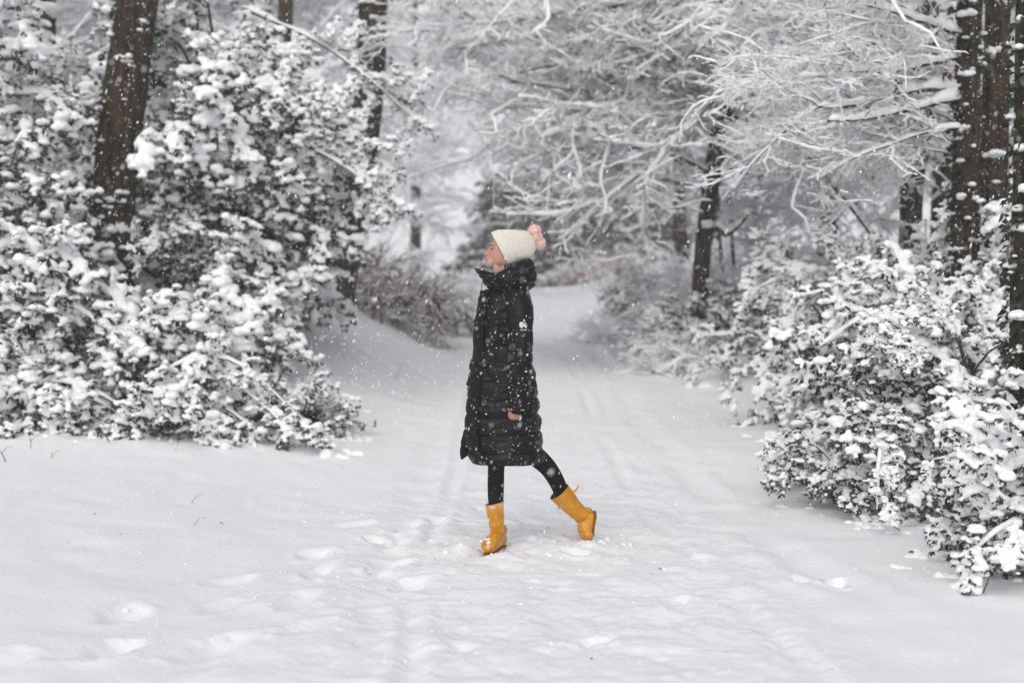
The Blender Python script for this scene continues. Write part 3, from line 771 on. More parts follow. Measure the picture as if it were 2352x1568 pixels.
bush_px(1440, 42, 'bracken_bush', 'reddish brown bracken patch at the bend of the lane, right part', 'bush', 22, ARCH_RED, (.7, 1.1), spread=1.1, sd=14)

# ------------------------------------------------------------------ trees further off
def back_tree(px, Y, top, n, s, protos, name, label, sd, r=.16, zlo=None, lean=0):
    p = at(px, 650, Y); b = np.array([p[0], p[1], gz(p[0], p[1]) - .3])
    P = np.array([b, b + [lean * .4, 0, top * .5], b + [lean, .2, top]])
    return tree(name, label, 'tree', 'snowy trees in the wood behind', P, [r, r * .7, r * .3], boughs=n, zlo=b[2] + (zlo or 1.2), zhi=b[2] + top, s=s, protos=protos, sd=sd, k=10)
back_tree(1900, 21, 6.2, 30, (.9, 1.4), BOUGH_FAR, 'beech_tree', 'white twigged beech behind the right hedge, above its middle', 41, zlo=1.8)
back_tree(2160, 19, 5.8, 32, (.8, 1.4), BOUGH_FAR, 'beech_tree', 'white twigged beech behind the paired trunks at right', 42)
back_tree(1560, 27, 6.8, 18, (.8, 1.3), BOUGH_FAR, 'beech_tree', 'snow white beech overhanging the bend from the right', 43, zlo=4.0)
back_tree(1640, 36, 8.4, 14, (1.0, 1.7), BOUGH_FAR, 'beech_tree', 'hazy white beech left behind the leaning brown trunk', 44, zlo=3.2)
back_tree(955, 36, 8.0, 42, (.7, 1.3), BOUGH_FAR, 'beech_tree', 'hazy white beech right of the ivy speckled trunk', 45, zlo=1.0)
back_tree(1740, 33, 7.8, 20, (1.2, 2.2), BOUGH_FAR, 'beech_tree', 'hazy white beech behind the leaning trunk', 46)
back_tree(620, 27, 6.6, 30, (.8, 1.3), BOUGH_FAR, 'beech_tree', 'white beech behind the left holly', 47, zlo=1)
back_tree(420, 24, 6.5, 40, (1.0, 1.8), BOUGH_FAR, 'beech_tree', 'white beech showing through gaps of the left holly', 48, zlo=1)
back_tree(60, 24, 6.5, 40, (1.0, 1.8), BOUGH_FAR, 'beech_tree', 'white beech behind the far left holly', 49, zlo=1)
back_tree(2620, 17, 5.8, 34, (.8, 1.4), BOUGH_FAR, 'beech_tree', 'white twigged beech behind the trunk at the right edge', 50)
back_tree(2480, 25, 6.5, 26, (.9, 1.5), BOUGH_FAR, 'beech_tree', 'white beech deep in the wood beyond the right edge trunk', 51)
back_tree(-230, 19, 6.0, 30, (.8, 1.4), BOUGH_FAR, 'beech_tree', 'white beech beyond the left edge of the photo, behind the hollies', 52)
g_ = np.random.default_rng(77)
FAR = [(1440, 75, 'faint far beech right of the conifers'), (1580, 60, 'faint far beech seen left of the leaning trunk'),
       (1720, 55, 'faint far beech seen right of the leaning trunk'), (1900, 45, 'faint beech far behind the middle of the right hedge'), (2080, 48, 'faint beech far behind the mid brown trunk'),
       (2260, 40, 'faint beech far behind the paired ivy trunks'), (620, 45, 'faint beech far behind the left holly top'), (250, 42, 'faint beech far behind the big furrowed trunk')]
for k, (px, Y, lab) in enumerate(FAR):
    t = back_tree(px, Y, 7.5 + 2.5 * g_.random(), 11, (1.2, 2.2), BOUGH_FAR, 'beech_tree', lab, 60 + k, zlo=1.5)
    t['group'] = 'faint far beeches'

def conifer(px, Y, h, rad, label, sd, n=110):
    g = np.random.default_rng(sd); p = at(px, 640, Y); z = gz(p[0], p[1])
    root = thing('conifer', label, 'conifer', (p[0], p[1], z), 'dark conifers beyond the bend')
    mb = MB(); tubes(mb, np.array([[0, 0, -.2], [0, 0, h * .5], [0, 0, h]])[None], np.array([[.18, .1, .02]]), 8); mb.build('trunk', M['bark'], root)
    for i in range(n):
        q = g.random() ** 1.2
        put_bough(NEEDLE[g.integers(3)], root, (0, 0, .3 + q * (h - .4)), g.uniform(0, 6.28), (rad / 1.6) * (1.05 - .5 * q) * g.uniform(.8, 1.15), (g.normal(0, .1), .15 + g.normal(0, .1)))
conifer(1165, 50, 4.0, 2.2, 'dark conifer directly above and behind the pompom hat', 1, 150)
conifer(1245, 53, 4.3, 2.4, 'grey conifer right of the pompom hat', 2, 150)
conifer(1340, 57, 4.2, 2.6, 'grey conifer above the reddish bracken', 3, 150)
conifer(1450, 55, 3.8, 2.6, 'pale grey conifer at the right end of the conifer clump', 4, 150)

# ------------------------------------------------------------------ saplings beside the leaning trunk, loose twigs, wire
for px, lab in ((1662, 'thin dark sapling right of the leaning trunk'), (1690, 'second thin dark sapling right of the leaning trunk')):
    P = trunk_at([(px + 8, 745), (px, 660), (px - 8, 560), (px - 12, 430)], 20, None)
    tree('sapling', lab, 'sapling', 'saplings beside the leaning trunk', P, [.035, .03, .025, .015], boughs=6, zlo=1.8, zhi=3, s=(.3, .5), sd=px, k=8)
W = np.array([at(760, -6, 26), at(1000, 8, 26), at(1300, 14, 26.5), at(1560, 18, 27), at(1900, 18, 27.5)])
t = np.linspace(0, 1, 30); s0 = np.linspace(0, 1, 5); Pl = np.stack([np.interp(t, s0, W[:, j]) for j in range(3)], -1)
mb = MB(); tubes(mb, Pl[None], np.full((1, 30), .022), 6)
tag(mb.build('overhead_wire', M['twig_grey']), 'thin dark overhead wire crossing high between the trees at the top', 'wire')

def stem(px, py, h, lean, label, name='dry_stem', leafy=False, m='straw', bend=0.3, Yoff=0):
    Yg = CAM_Z * F_PX / (py - 620); x = (px - 1176) / F_PX * Yg; z = gz(x, Yg)
    root = thing(name, label, 'dry stem', (x, Yg, z), 'dry stems poking from the verge')
    t = np.linspace(0, 1, 7)
    P = np.stack([lean * t + bend * lean * t * t, .02 * np.sin(t * 5), -.03 + h * (t - .25 * abs(bend) * t * t)], -1)
    mb = MB(); tubes(mb, P[None], np.linspace(.004, .0015, 7)[None], 4)
    Q = np.stack([P[3], P[3] + [.03, .01, .04], P[3] + [.07, .02, .05]]); tubes(mb, Q[None], np.array([[.002, .0016, .001]]), 3)
    mb.build('stalk', M[m], root)
    if leafy:
        m2 = MB(); leaves(m2, P[3:], np.stack([np.full(4, .5), np.full(4, -.4), np.full(4, -.3)], -1) + rng.normal(0, .5, (4, 3)), np.full(4, .05), np.full(4, .016)); m2.build('leaf', M['dead_leaf'], root, False)
for i, (px, py, h, ln, lab) in enumerate([
        (8, 1130, .18, -.06, 'dark broken stem leaning left at the left edge of the verge'), (62, 1105, .17, .01, 'upright thin stem second from the left edge of the verge'),
        (108, 1120, .09, .02, 'short bent stem third from the left edge of the verge'), (428, 1178, .06, .03, 'lone short stem in the open snow below the left hollies'),
        (430, 1228, .05, .03, 'lowest lone short stem in the open snow at left'), (250, 1090, .14, -.06, 'forked stem below the low left holly bush'),
        (395, 1095, .2, .05, 'tall thin stem under the holly verge, left of the walker'), (612, 1040, .24, .01, 'tall upright stem in front of the left hollies'),
        (545, 1045, .2, -.02, 'upright stem in front of the low left hollies'), (905, 950, .35, .12, 'bare stem on the snow bank left of the walker'),
        (2190, 1245, .1, .04, 'bent stem in the snow beside the lowest right bush'), (2265, 1375, .3, .12, 'arched dark twig hanging before the lowest right bush')]):
    stem(px, py, h, ln, lab, leafy=(i in (5,)), m='twig' if i in (0, 5, 11) else 'straw')
for px, py, lab in ((663, 980, 'rusty fern tuft under the holly, left one'), (590, 985, 'rusty fern tuft under the holly, right of the tall stem'), (2062, 180, None)):
    if lab is None: continue
    p = at(px, py, 12.1); root = thing('fern', lab, 'fern', (p[0], p[1], gz(p[0], p[1])), 'rusty ferns')
    mb = MB(); n = 60
    leaves(mb, np.array([0, 0, .05]) + rng.normal(0, .06, (n, 3)) * [1, .6, .8], rng.normal(0, 1, (n, 3)) + [0, -.3, .1], rng.uniform(.06, .14, n), rng.uniform(.012, .02, n))
    o = mb.build('frond', M['dead_leaf'], root, False)
for px, py, Y, lab_ in ((2060, 185, 10.8, 'upper of two rust brown withered leaves on a snowy limb'), (2170, 165, 11.0, 'rust brown withered leaf nearest the ivy hung trunk'), (2062, 208, 10.8, 'lower of two rust brown withered leaves on a snowy limb')):
    p = at(px, py, Y); mb = MB(); n = 5
    leaves(mb, rng.normal(0, .012, (n, 3)), rng.normal(0, .4, (n, 3)) - [0, 0, 1], rng.uniform(.06, .09, n), rng.uniform(.018, .026, n))
    o = mb.build('dead_leaf', M['dead_leaf'], None, False, p); tag(o, lab_, 'leaf', 'withered leaves')

# ------------------------------------------------------------------ the walker
PY = 7.6                                   # depth of the figure's mid plane
M['coat'] = mat('coat_nylon', (0.0030, 0.0034, 0.0044), 0.48, 0.22, bump=0.5, bump_scale=16, bump_dist=0.012, detail=5, stretch=(1, 1, 2.2), coords='obj')
M['coat_matte'] = mat('coat_matte', (0.004, 0.004, 0.0045), 0.7, 0.2)
M['leggings'] = mat('leggings', (0.006, 0.006, 0.007), 0.85, 0.2, bump=.2, bump_scale=60, bump_dist=.003)
M['skin'] = mat('skin', (0.52, 0.285, 0.21), 0.5, 0.3, var=(0.50, 0.235, 0.17), var_scale=14, sss=0.08)
M['lips'] = mat('lips', (0.36, 0.105, 0.085), 0.45, 0.4)
M['hair'] = mat('hair', (0.028, 0.014, 0.008), 0.5, 0.4, bump=.6, bump_scale=90, bump_dist=.004, stretch=(1, 1, .2))
M['knit'] = mat('cream_knit', (0.76, 0.715, 0.64), 0.95, 0.1, var=(0.70, 0.655, 0.58), var_scale=60, bump=.5, bump_scale=180, bump_dist=.002, sheen=.3)
M['pom'] = mat('pink_yarn', (0.93, 0.62, 0.56), 0.95, 0.1, var=(0.94, 0.70, 0.64), var_scale=40, sheen=.4)
M['rubber'] = mat('yellow_rubber', (0.70, 0.31, 0.010), 0.36, 0.45, var=(0.56, 0.225, 0.008), var_scale=22, bump=.35, bump_scale=24, bump_dist=.008)
M['sole'] = mat('boot_sole', (0.22, 0.10, 0.02), 0.7, 0.2)
M['boot_in'] = mat('boot_lining', (0.02, 0.018, 0.01), 0.9, 0.1)
M['white_print'] = mat('white_print', (0.62, 0.62, 0.63), 0.6, 0.2)
M['label'] = mat('boot_label', (0.62, 0.50, 0.47), 0.6, 0.2, var=(0.55, 0.40, 0.37), var_scale=120)
M['gold'] = mat('gold', (0.50, 0.28, 0.14), 0.35, 0.5)
M['eye'] = mat('eye', (0.02, 0.012, 0.01), 0.25, 0.5)
M['eye_white'] = mat('eye_white', (0.6, 0.56, 0.52), 0.3, 0.5)

def W(px, py, dy=0.0):
    p = at(px, py, PY); p[1] += dy; return p
SC = PY / F_PX                              # metres per picture pixel at the figure
B0 = W(1155, 1060); B0[2] = 0.0; B0 = np.array([B0[0], PY, 0.0])

def loft(Cn, A, B, k=32, p=1.0, cap0=False, cap1=False, th0=0.0):
    """rings Cn + A cos + B sin"""
    Cn = np.asarray(Cn, float); A = np.asarray(A, float); B = np.asarray(B, float); n = len(Cn)
    th = np.arange(k) / k * 2 * math.pi + th0
    c = np.sign(np.cos(th)) * np.abs(np.cos(th)) ** p; s = np.sign(np.sin(th)) * np.abs(np.sin(th)) ** p
    ring = Cn[:, None] + A[:, None] * c[None, :, None] + B[:, None] * s[None, :, None]
    return ring
def add_loft(mb, ring, cap0=False, cap1=False, m=0):
    n, k = ring.shape[:2]
    mb.add(ring, grid_quads(1, n, k), m)
    for flag, r in ((cap0, ring[0]), (cap1, ring[-1])):
        if flag:
            v = np.concatenate([r, r.mean(0, keepdims=True)]); i = np.arange(k)
            f = np.stack([i, (i + 1) % k, np.full(k, k)], -1)
            if flag and r is ring[0]: f = f[:, ::-1]
            mb.add(v, f, m)
def spline(tab, n, it=3):
    """dense smooth rows through a table whose first column is monotonic"""
    tab = np.array(tab, float); s = tab[:, 0]; t = np.linspace(s[0], s[-1], n)
    out = np.stack([t] + [np.interp(t, s, tab[:, j]) for j in range(1, tab.shape[1])], -1)
    for _ in range(it * 4):
        out[1:-1, 1:] = (out[:-2, 1:] + 2 * out[1:-1, 1:] + out[2:, 1:]) / 4
    return out
def path_loft(pts, rA, rB, n=40, k=24, axB=(0, 1, 0), it=3, p=1.0):
    """tube through pts with half widths rA (in the picture plane) and rB (in depth)"""
    pts = np.array(pts, float); s = np.concatenate([[0], np.cumsum(np.linalg.norm(np.diff(pts, axis=0), axis=1))])
    tab = np.column_stack([s, pts, rA, rB]); d = spline(tab, n, it)
    P = d[:, 1:4]; T = norm(np.gradient(P, axis=0)); Bx = np.array(axB, float)
    A = norm(np.cross(Bx[None], T)); Bv = norm(np.cross(T, A))
    return loft(P, A * d[:, 4:5], Bv * d[:, 5:6], k, p), P, d

person = thing('person', 'woman in cream pompom hat, long black coat and yellow boots strolling through the snow', 'person', B0)
def L(v): return np.asarray(v, float) - B0          # world -> figure

# ---- head, neck and body: one mesh
PIT = R(22)
u_ = np.array([math.sin(PIT), 0, math.cos(PIT)]); f_ = np.array([-math.cos(PIT), 0, math.sin(PIT)]); s_ = np.array([0, -1.0, 0])
HO = W(1109, 603) - f_ * .0870 - u_ * .019          # origin: under the chin on the head axis
HS = 0.97
def head_ring(t, k=96):
    rows = np.array([(-.012, .030, .010, .020), (-.006, .058, .02, .036), (0, .072, .035, .045), (.008, .081, .055, .052), (.02, .0835, .072, .058), (.032, .082, .082, .062),
                     (.045, .0815, .088, .065), (.06, .0815, .093, .068), (.075, .081, .097, .0705), (.09, .0795, .100, .072), (.105, .079, .102, .0725), (.118, .083, .103, .072),
                     (.135, .0855, .103, .072), (.155, .083, .101, .071), (.175, .074, .092, .066), (.195, .056, .072, .053), (.208, .034, .045, .034), (.214, .004, .005, .004)])
    f, b, w = [np.interp(t, rows[:, 0], rows[:, j]) for j in (1, 2, 3)]
    th = np.arange(k) / k * 2 * math.pi
    c, s = np.cos(th), np.sin(th)
    F = np.where(c > 0, np.abs(c) ** .92 * f, -np.abs(c) ** .95 * b); S = w * np.sign(s) * np.abs(s) ** .85
    front = smooth(-.2, .5, c)
    G = lambda x, m, q: np.exp(-((x - m) / q) ** 2)
    d = np.zeros(k)
    d += .0045 * G(t, .016, .012) * G(S, 0, .02)                          # chin
    d -= .0045 * G(t, .0325, .006) * G(S, 0, .022)                        # below the lip
    d += .0060 * G(t, .0425, .0045) * G(S, 0, .017)                       # lower lip
    d -= .0015 * G(t, .0480, .0022) * G(S, 0, .02)                        # mouth line
    d += .0070 * G(t, .0530, .0045) * G(S, 0, .016)                       # upper lip
    d += .001 * G(t, .062, .004) * G(S, 0, .01)
    tip = .0252 * np.clip((t - .064) / .006, 0, 1) * np.clip((.116 - t) / .044, 0, 1) ** 1.05 if .064 < t < .116 else 0
    wn_ = .0075 + .004 * np.exp(-((t - .070) / .008) ** 2)
    d += tip * np.exp(-(np.abs(S) / wn_) ** 2.2)                          # nose
    d += .008 * G(t, .071, .007) * G(np.abs(S), .0125, .006)              # nostril wings
    d -= .0085 * G(t, .104, .011) * G(np.abs(S), .030, .013)              # eye sockets
    d += .004 * G(t, .120, .007) * G(np.abs(S), .026, .02)                # brow ridge
    d += .005 * G(t, .080, .016) * G(np.abs(S), .046, .016)               # cheek bones
    F = F + d * front
    t = t + .34 * (.082 - F) * (1 - smooth(0, .075, t))
    return HO + HS * (u_ * np.asarray(t)[:, None] + f_[None] * F[:, None] + s_[None] * S[:, None])
ts = np.concatenate([np.linspace(-.012, .03, 22), np.linspace(.032, .125, 80), np.linspace(.128, .214, 26)])
head = np.stack([head_ring(t) for t in ts])
body = MB()
add_loft(body, L(head), True, True)
fc = head.reshape(-1, 3)
# neck
nk, _, _ = path_loft([HO + u_ * .05 + f_ * -.03, W(1147, 610), W(1152, 640), W(1160, 690)], [.05, .052, .054, .07], [.052, .052, .056, .09], 16, 32)
add_loft(body, L(nk), True, True)
# torso, legs and arms under the clothes
tr, _, _ = path_loft([W(1162, 690), W(1160, 760), W(1158, 840), W(1162, 930), W(1165, 970)], [.075, .095, .085, .10, .09], [.13, .13, .115, .14, .13], 30, 32)
add_loft(body, L(tr), True, True)
LEG_N = [W(1150, 955, -.07), W(1140, 1062, -.08), W(1139, 1114, -.08), W(1139, 1150, -.08), W(1140, 1190, -.07)]
LEG_F = [W(1175, 955, .07), W(1222, 1046, .10), W(1258, 1076, .12), W(1284, 1118, .15), W(1292, 1146, .16), W(1318, 1176, .18)]
for pts, ra in ((LEG_N, [.075, .0435, .0445, .0405, .026]), (LEG_F, [.075, .058, .049, .0435, .041, .026])):
    q, _, _ = path_loft(pts, np.array(ra) * .8, np.array(ra) * .8, 40, 20, it=2); add_loft(body, L(q), True, True)

def hand_mesh(wrist, down, fwd, side, size=1.0):
    """loosely closed hand: palm, four curled fingers, thumb along the index; side = towards the back of the hand"""
    w = np.array(wrist, float); d = norm(np.array(down, float)); f = norm(np.array(fwd, float)); b = norm(np.array(side, float)); z = size
    mb = MB()
    Pm = [w - d * .05 * z, w, w + d * .03 * z, w + d * .07 * z]
    rr = loft(Pm, f[None] * (np.array([.026, .027, .036, .038])[:, None] * z), b[None] * (np.array([.02, .018, .016, .014])[:, None] * z), 16, .8); add_loft(mb, rr, True, True)
    for i, (o, ln, r) in enumerate(((.028, .95, .0090), (.010, 1.05, .0092), (-.009, 1.0, .0088), (-.027, .8, .0078))):
        k0 = w + d * (.068 - abs(o) * .12) * z + f * o * z
        a = k0 + (d * .85 + b * .15) * .030 * ln * z
        c = a + (-b * .75 + d * .45) * .024 * ln * z
        e = c + (-b * .55 - d * .7) * .020 * ln * z
        tb = np.stack([k0 - d * .015 * z, k0, (k0 + a) / 2, a, (a + c) / 2, c, e]); tubes(mb, tb[None], np.array([[1, 1.05, .98, 1.02, .9, .92, .75]]) * r * z, 10)
        v, fa = ICO2; mb.add(v * r * .76 * z + e, fa)
    k0 = w + d * .018 * z + f * .03 * z
    a = k0 + (d * .7 + f * .45 - b * .2) * .034 * z; c = a + (d * .95 - b * .15 - f * .1) * .03 * z; e = c + (d * .9 - b * .3 - f * .2) * .02 * z
    tb = np.stack([k0 - d * .01 * z - f * .01 * z, k0, a, c, e]); tubes(mb, tb[None], np.array([[.013, .0125, .0105, .0095, .007]]) * z, 10)
    v, fa = ICO2; mb.add(v * .0072 * z + e, fa)
    return mb
ARM_N = [W(1178, 690, -.135), W(1190, 740, -.185), W(1193, 820, -.215), W(1190, 890, -.225), W(1186, 928, -.225)]
ARM_F = [W(1170, 690, .135), W(1140, 760, .20), W(1105, 830, .235), W(1090, 880, .225), W(1083, 906, .22)]
for pts in (ARM_N, ARM_F):
    q, _, _ = path_loft(pts, [.045, .04, .036, .03, .025], [.045, .04, .036, .028, .02], 24, 16); add_loft(body, L(q), True, True)
for wr, sd in ((W(1187, 915, -.225), (0, -1, 0)), (W(1089, 884, .22), (0, 1, 0))):
    hm_ = remesh(hand_mesh(wr, (-.08, 0, -1), (-1, 0, -.08), sd, .86).mesh('t', M['skin']), .0032, 3)
    hv_ = np.array([v.co[:] for v in hm_.vertices]); quads = np.array([list(p.vertices) for p in hm_.polygons if len(p.vertices) == 4])
    body.add(L(hv_), quads)
bo = body.build('body', [M['skin'], M['lips']], person)
# lips take their own colour: faces of the mouth
cen = np.empty(len(bo.data.polygons) * 3); bo.data.polygons.foreach_get('center', cen); cen = cen.reshape(-1, 3) + B0 - HO
tt = (cen @ u_) / HS; ff = (cen @ f_) / HS; ss = cen[:, 1] / HS
mouth = (tt > .0385) & (tt < .0575) & (ff > .070) & (np.abs(ss) < .021 * (1 - np.abs(tt - .048) / .017))
bo.data.polygons.foreach_set('material_index', mouth.astype(np.int32))

# eyes and brows
for sgn in (-1, 1):
    def face_pt(t, S):
        ring = head_ring(t, 360); x = (ring - HO) / HS; S_ = x[:, 1]; F_ = x @ f_
        ok = F_ > 0; j = np.argmin(np.where(ok, np.abs(S_ - S), 9)); return ring[j]
    mb = MB(); v, f = ICO3
    e = face_pt(.1035, sgn * .031) - f_ * .0035
    mb.add(L(e + (v[:, 0:1] * f_ * .0075 + v[:, 1:2] * np.array([0, 1, 0]) * .0125 + v[:, 2:3] * u_ * .0062)), f)
    eo = mb.build('eye', M['eye_white'], person)
    mb = MB(); mb.add(L(e + f_ * .0022 - np.array([0, 1, 0]) * sgn * .001 + (v[:, 0:1] * f_ * .0062 + v[:, 1:2] * np.array([0, 1, 0]) * .0065 + v[:, 2:3] * u_ * .0058)), f); mb.build('iris', M['eye'], eo)
    mb = MB()
    A = np.stack([face_pt(.1095 - .003 * ((q - .5) * 2) ** 2 * (1 + q), sgn * (.018 + .027 * q)) + f_ * .0015 for q in np.linspace(0, 1, 9)])
    tubes(mb, L(A)[None], np.array([np.sin(np.linspace(.3, 2.9, 9)) * .0024 + .0006]), 6)
    mb.build('eyelash', M['eye'], eo)
    mb = MB()
    A = np.stack([face_pt(.1215 + .004 * math.sin(q * 2.4), sgn * (.012 + .040 * q)) + f_ * .0005 for q in np.linspace(0, 1, 11)])
    tubes(mb, L(A)[None], np.array([np.linspace(.0034, .0012, 11)]), 6)
    mb.build('eyebrow', M['hair'], person)
# hair tucked under the hat, falling into the hood
hr, _, _ = path_loft([HO + u_ * .10 - f_ * .030, HO + u_ * .065 - f_ * .043, HO + u_ * .02 - f_ * .052, W(1174, 628), W(1180, 655)], [.05, .046, .040, .040, .04], [.060, .064, .064, .07, .08], 30, 48)
A_ = np.arctan2(*( ((hr - hr.mean(1, keepdims=True)) @ s_), ((hr - hr.mean(1, keepdims=True)) @ f_)))
hr = hr + norm(hr - hr.mean(1, keepdims=True)) * (.0025 * vnoise(A_ * 9, np.arange(30)[:, None] * .25, 3))[..., None]
mb = MB(); add_loft(mb, L(hr), True, True); mb.build('hair', M['hair'], person)
# hoop earring
a = np.linspace(0, 2 * math.pi, 28)[:-1]; ec = W(1157, 612, -.083)
mb = MB(); ring = ec + .0165 * (np.cos(a)[:, None] * np.array([1, 0, 0]) + np.sin(a)[:, None] * np.array([.1, -.15, 1]))
T = np.roll(ring, -1, 0) - np.roll(ring, 1, 0); T = norm(T); S1 = np.array([[0, 1.0, 0]]) * np.ones_like(T); N1 = np.cross(T, S1)
th = np.arange(6) / 6 * 2 * math.pi
tor = ring[:, None] + .0016 * (np.cos(th)[None, :, None] * S1[:, None] + np.sin(th)[None, :, None] * N1[:, None])
i = np.arange(27)[:, None] * 6; j = np.arange(6)[None]; i2 = ((np.arange(27)[:, None] + 1) % 27) * 6
mb.add(L(tor), np.stack([i + j, i + (j + 1) % 6, i2 + (j + 1) % 6, i2 + j], -1).reshape(-1, 4)); mb.build('earring', M['gold'], person)

# ---- knitted hat
ax = norm(np.array([.879, 0, .477])); nx = norm(np.array([-.477, 0, .879])); zs = SC * .1758     # metres per unit of the sketch
HC = W(1149.5, 574.4)
tab = [(0, 236, -236, .0880), (6, 242, -242, .0925), (60, 240, -244, .0940), (112, 232, -246, .0945), (122, 224, -240, .0915), (194, 188, -262, .0915), (286, 136, -267, .0830), (350, 94, -246, .067), (400, 62, -212, .050), (436, 28, -178, .036), (470, -34, -135, .022), (490, -80, -100, .006)]
d = spline(tab, 90, 1)
def hat_rings(d, amp, nrib, k=372, dr=0.0):
    c = HC + ax * (d[:, 0:1] * zs) + nx * ((d[:, 1] + d[:, 2])[:, None] / 2 * zs)
    hw = (d[:, 1] - d[:, 2]) / 2 * zs; th = np.arange(k) / k * 2 * math.pi
    rib = amp * np.abs(np.cos(th * nrib / 2))[None] ** .6 * np.clip(hw / .09, .25, 1)[:, None]
    r1 = hw[:, None] + rib + dr; r2 = d[:, 3][:, None] + rib + dr
    r1 = r1 + .0018 * vnoise(th[None] * 4, d[:, 0:1] * .015, 5)
    cc = np.sign(np.cos(th)) * np.abs(np.cos(th)) ** .95; ss = np.sign(np.sin(th)) * np.abs(np.sin(th)) ** .76
    return c[:, None] + nx * (r1 * cc[None])[..., None] + np.array([0, 1.0, 0]) * (r2 * ss[None])[..., None]
mb = MB(); hr_ = hat_rings(d[d[:, 0] > 30], .0042, 62); add_loft(mb, L(hr_), False, True)
hat = mb.build('hat', M['knit'], person)
# folded cuff
cuff = [(4, 228, -228, .084), (-2, 236, -236, .090), (4, 246, -246, .0955), (30, 250, -250, .0975), (90, 246, -254, .0985), (112, 238, -250, .0965), (118, 228, -242, .0915), (112, 222, -236, .089)]
cuff = np.array(cuff, float); s = np.linspace(0, 1, len(cuff)); q = np.linspace(0, 1, 40); cf = np.stack([np.interp(q, s, cuff[:, j]) for j in range(4)], -1)
mb = MB(); add_loft(mb, L(hat_rings(cf, .0032, 62))); mb.build('hat_cuff', M['knit'], hat)
# two lobed pompom of short yarn
mb = MB(); g = np.random.default_rng(4)
for (zx, zy, rr_, dy) in ((1235, 232, 88, -.01), (1296, 385, 86, -.008), (1255, 300, 80, .02), (1215, 290, 70, .0), (1275, 305, 62, -.028)):
    cpt = W(1010.6 + zx * .1758, 490 + zy * .1758, dy); rad = rr_ * zs
    v, f = ICO3; n_ = 1 + .10 * vnoise(v[:, 0] * 4 + zx, v[:, 1] * 4 + v[:, 2] * 3.1, 2) + .06 * g.standard_normal(len(v))
    mb.add(L(cpt + v * (rad * .90 * n_)[:, None]), f)
    k = 1500; dr = norm(g.normal(0, 1, (k, 3))); b_ = cpt + dr * rad * .82; ln = rad * g.uniform(.08, .30, k)
    e_ = b_ + norm(dr + g.normal(0, .35, (k, 3))) * ln[:, None]
    Pp = np.stack([b_, (b_ + e_) / 2 + g.normal(0, .001, (k, 3)), e_], 1)
    tubes(mb, L(Pp), np.tile(np.array([.0013, .0012, .0008]), (k, 1)), 4)
mb.build('pompom', M['pom'], hat)

# ---- long quilted coat
rows = [(664, 1112, 1212, .085), (670, 1103, 1219, .125), (680, 1101, 1223, .150), (695, 1099, 1226, .168), (718, 1094, 1226.5, .176), (737, 1090, 1224.5, .180), (765, 1089, 1222, .180), (801, 1088, 1221, .178),
        (835, 1085.5, 1225, .182), (857, 1082, 1232, .190), (902, 1077, 1238, .204), (946, 1073.5, 1240.5, .212), (984, 1071, 1243, .220), (1022, 1075, 1248, .228), (1050, 1082, 1252.5, .234), (1057, 1084, 1253, .234)]
cr = spline(rows, 300, 1)
seams = [750, 794, 834, 872, 911, 949, 989, 1030]
def quilt(y, seams, lo, hi, depth, puff):
    s = np.array([lo] + list(seams) + [hi], float); i = np.clip(np.searchsorted(s, y) - 1, 0, len(s) - 2)
    t = (y - s[i]) / (s[i + 1] - s[i]); base = puff * np.abs(np.sin(math.pi * np.clip(t, 0, 1))) ** .55
    dist = np.min(np.abs(y[:, None] - np.array(seams)[None]), 1); return base - depth * np.exp(-(dist / 1.6) ** 2)
def coat_surface(cr, k=160, off=0.0, wr=1.0):
    y = cr[:, 0]; th = np.arange(k) / k * 2 * math.pi
    cx = (cr[:, 1] + cr[:, 2]) / 2; hw = (cr[:, 2] - cr[:, 1]) / 2 * SC
    Cn = np.stack([W(a, b) for a, b in zip(cx, y)])
    c = np.sign(np.cos(th)) * np.abs(np.cos(th)) ** .82; s = np.sign(np.sin(th)) * np.abs(np.sin(th)) ** .82
    amp = smooth(850, 935, y) * .82 + .13
    yy = y[:, None] + (3.0 * np.sin(th * 2 + .6))[None] * smooth(830, 920, y)[:, None] + 2.0 * vnoise(th[None] * 2, y[:, None] * .02, 2)
    q = np.stack([quilt(yy[:, j], seams, 664, 1057, .007, .010) for j in range(k)], 1) * amp[:, None]
    seam_side = np.exp(-((th[None] - 1.5 * math.pi - .42) / .02) ** 2) * smooth(935, 955, y)[:, None] * .006
    wrk = .0026 * vnoise(th[None] * 7 + y[:, None] * .03, y[:, None] * .16, 3) + .0018 * vnoise(th[None] * 16 - y[:, None] * .05, y[:, None] * .11, 4) + .0065 * vnoise(th[None] * 3, y[:, None] * .05 + th[None], 6)
    r = off + q - seam_side + wrk * wr - .010
    n = np.stack([-c, 0 * c, 0 * c], -1)
    X = -(hw[:, None] + r) * c[None]; Yd = (cr[:, 3][:, None] + r) * s[None]
    return Cn[:, None] + np.stack([X, Yd, np.zeros_like(X)], -1)
cs = coat_surface(cr)
mb = MB(); add_loft(mb, L(cs), True, False)
inner = cs[::-1][:60].copy(); ctr = inner.mean(1, keepdims=True); inner = ctr + (inner - ctr) * np.array([.93, .93, 1]); inner[0] = cs[-1]
add_loft(mb, L(inner), False, True)
coat = mb.build('coat', M['coat'], person)
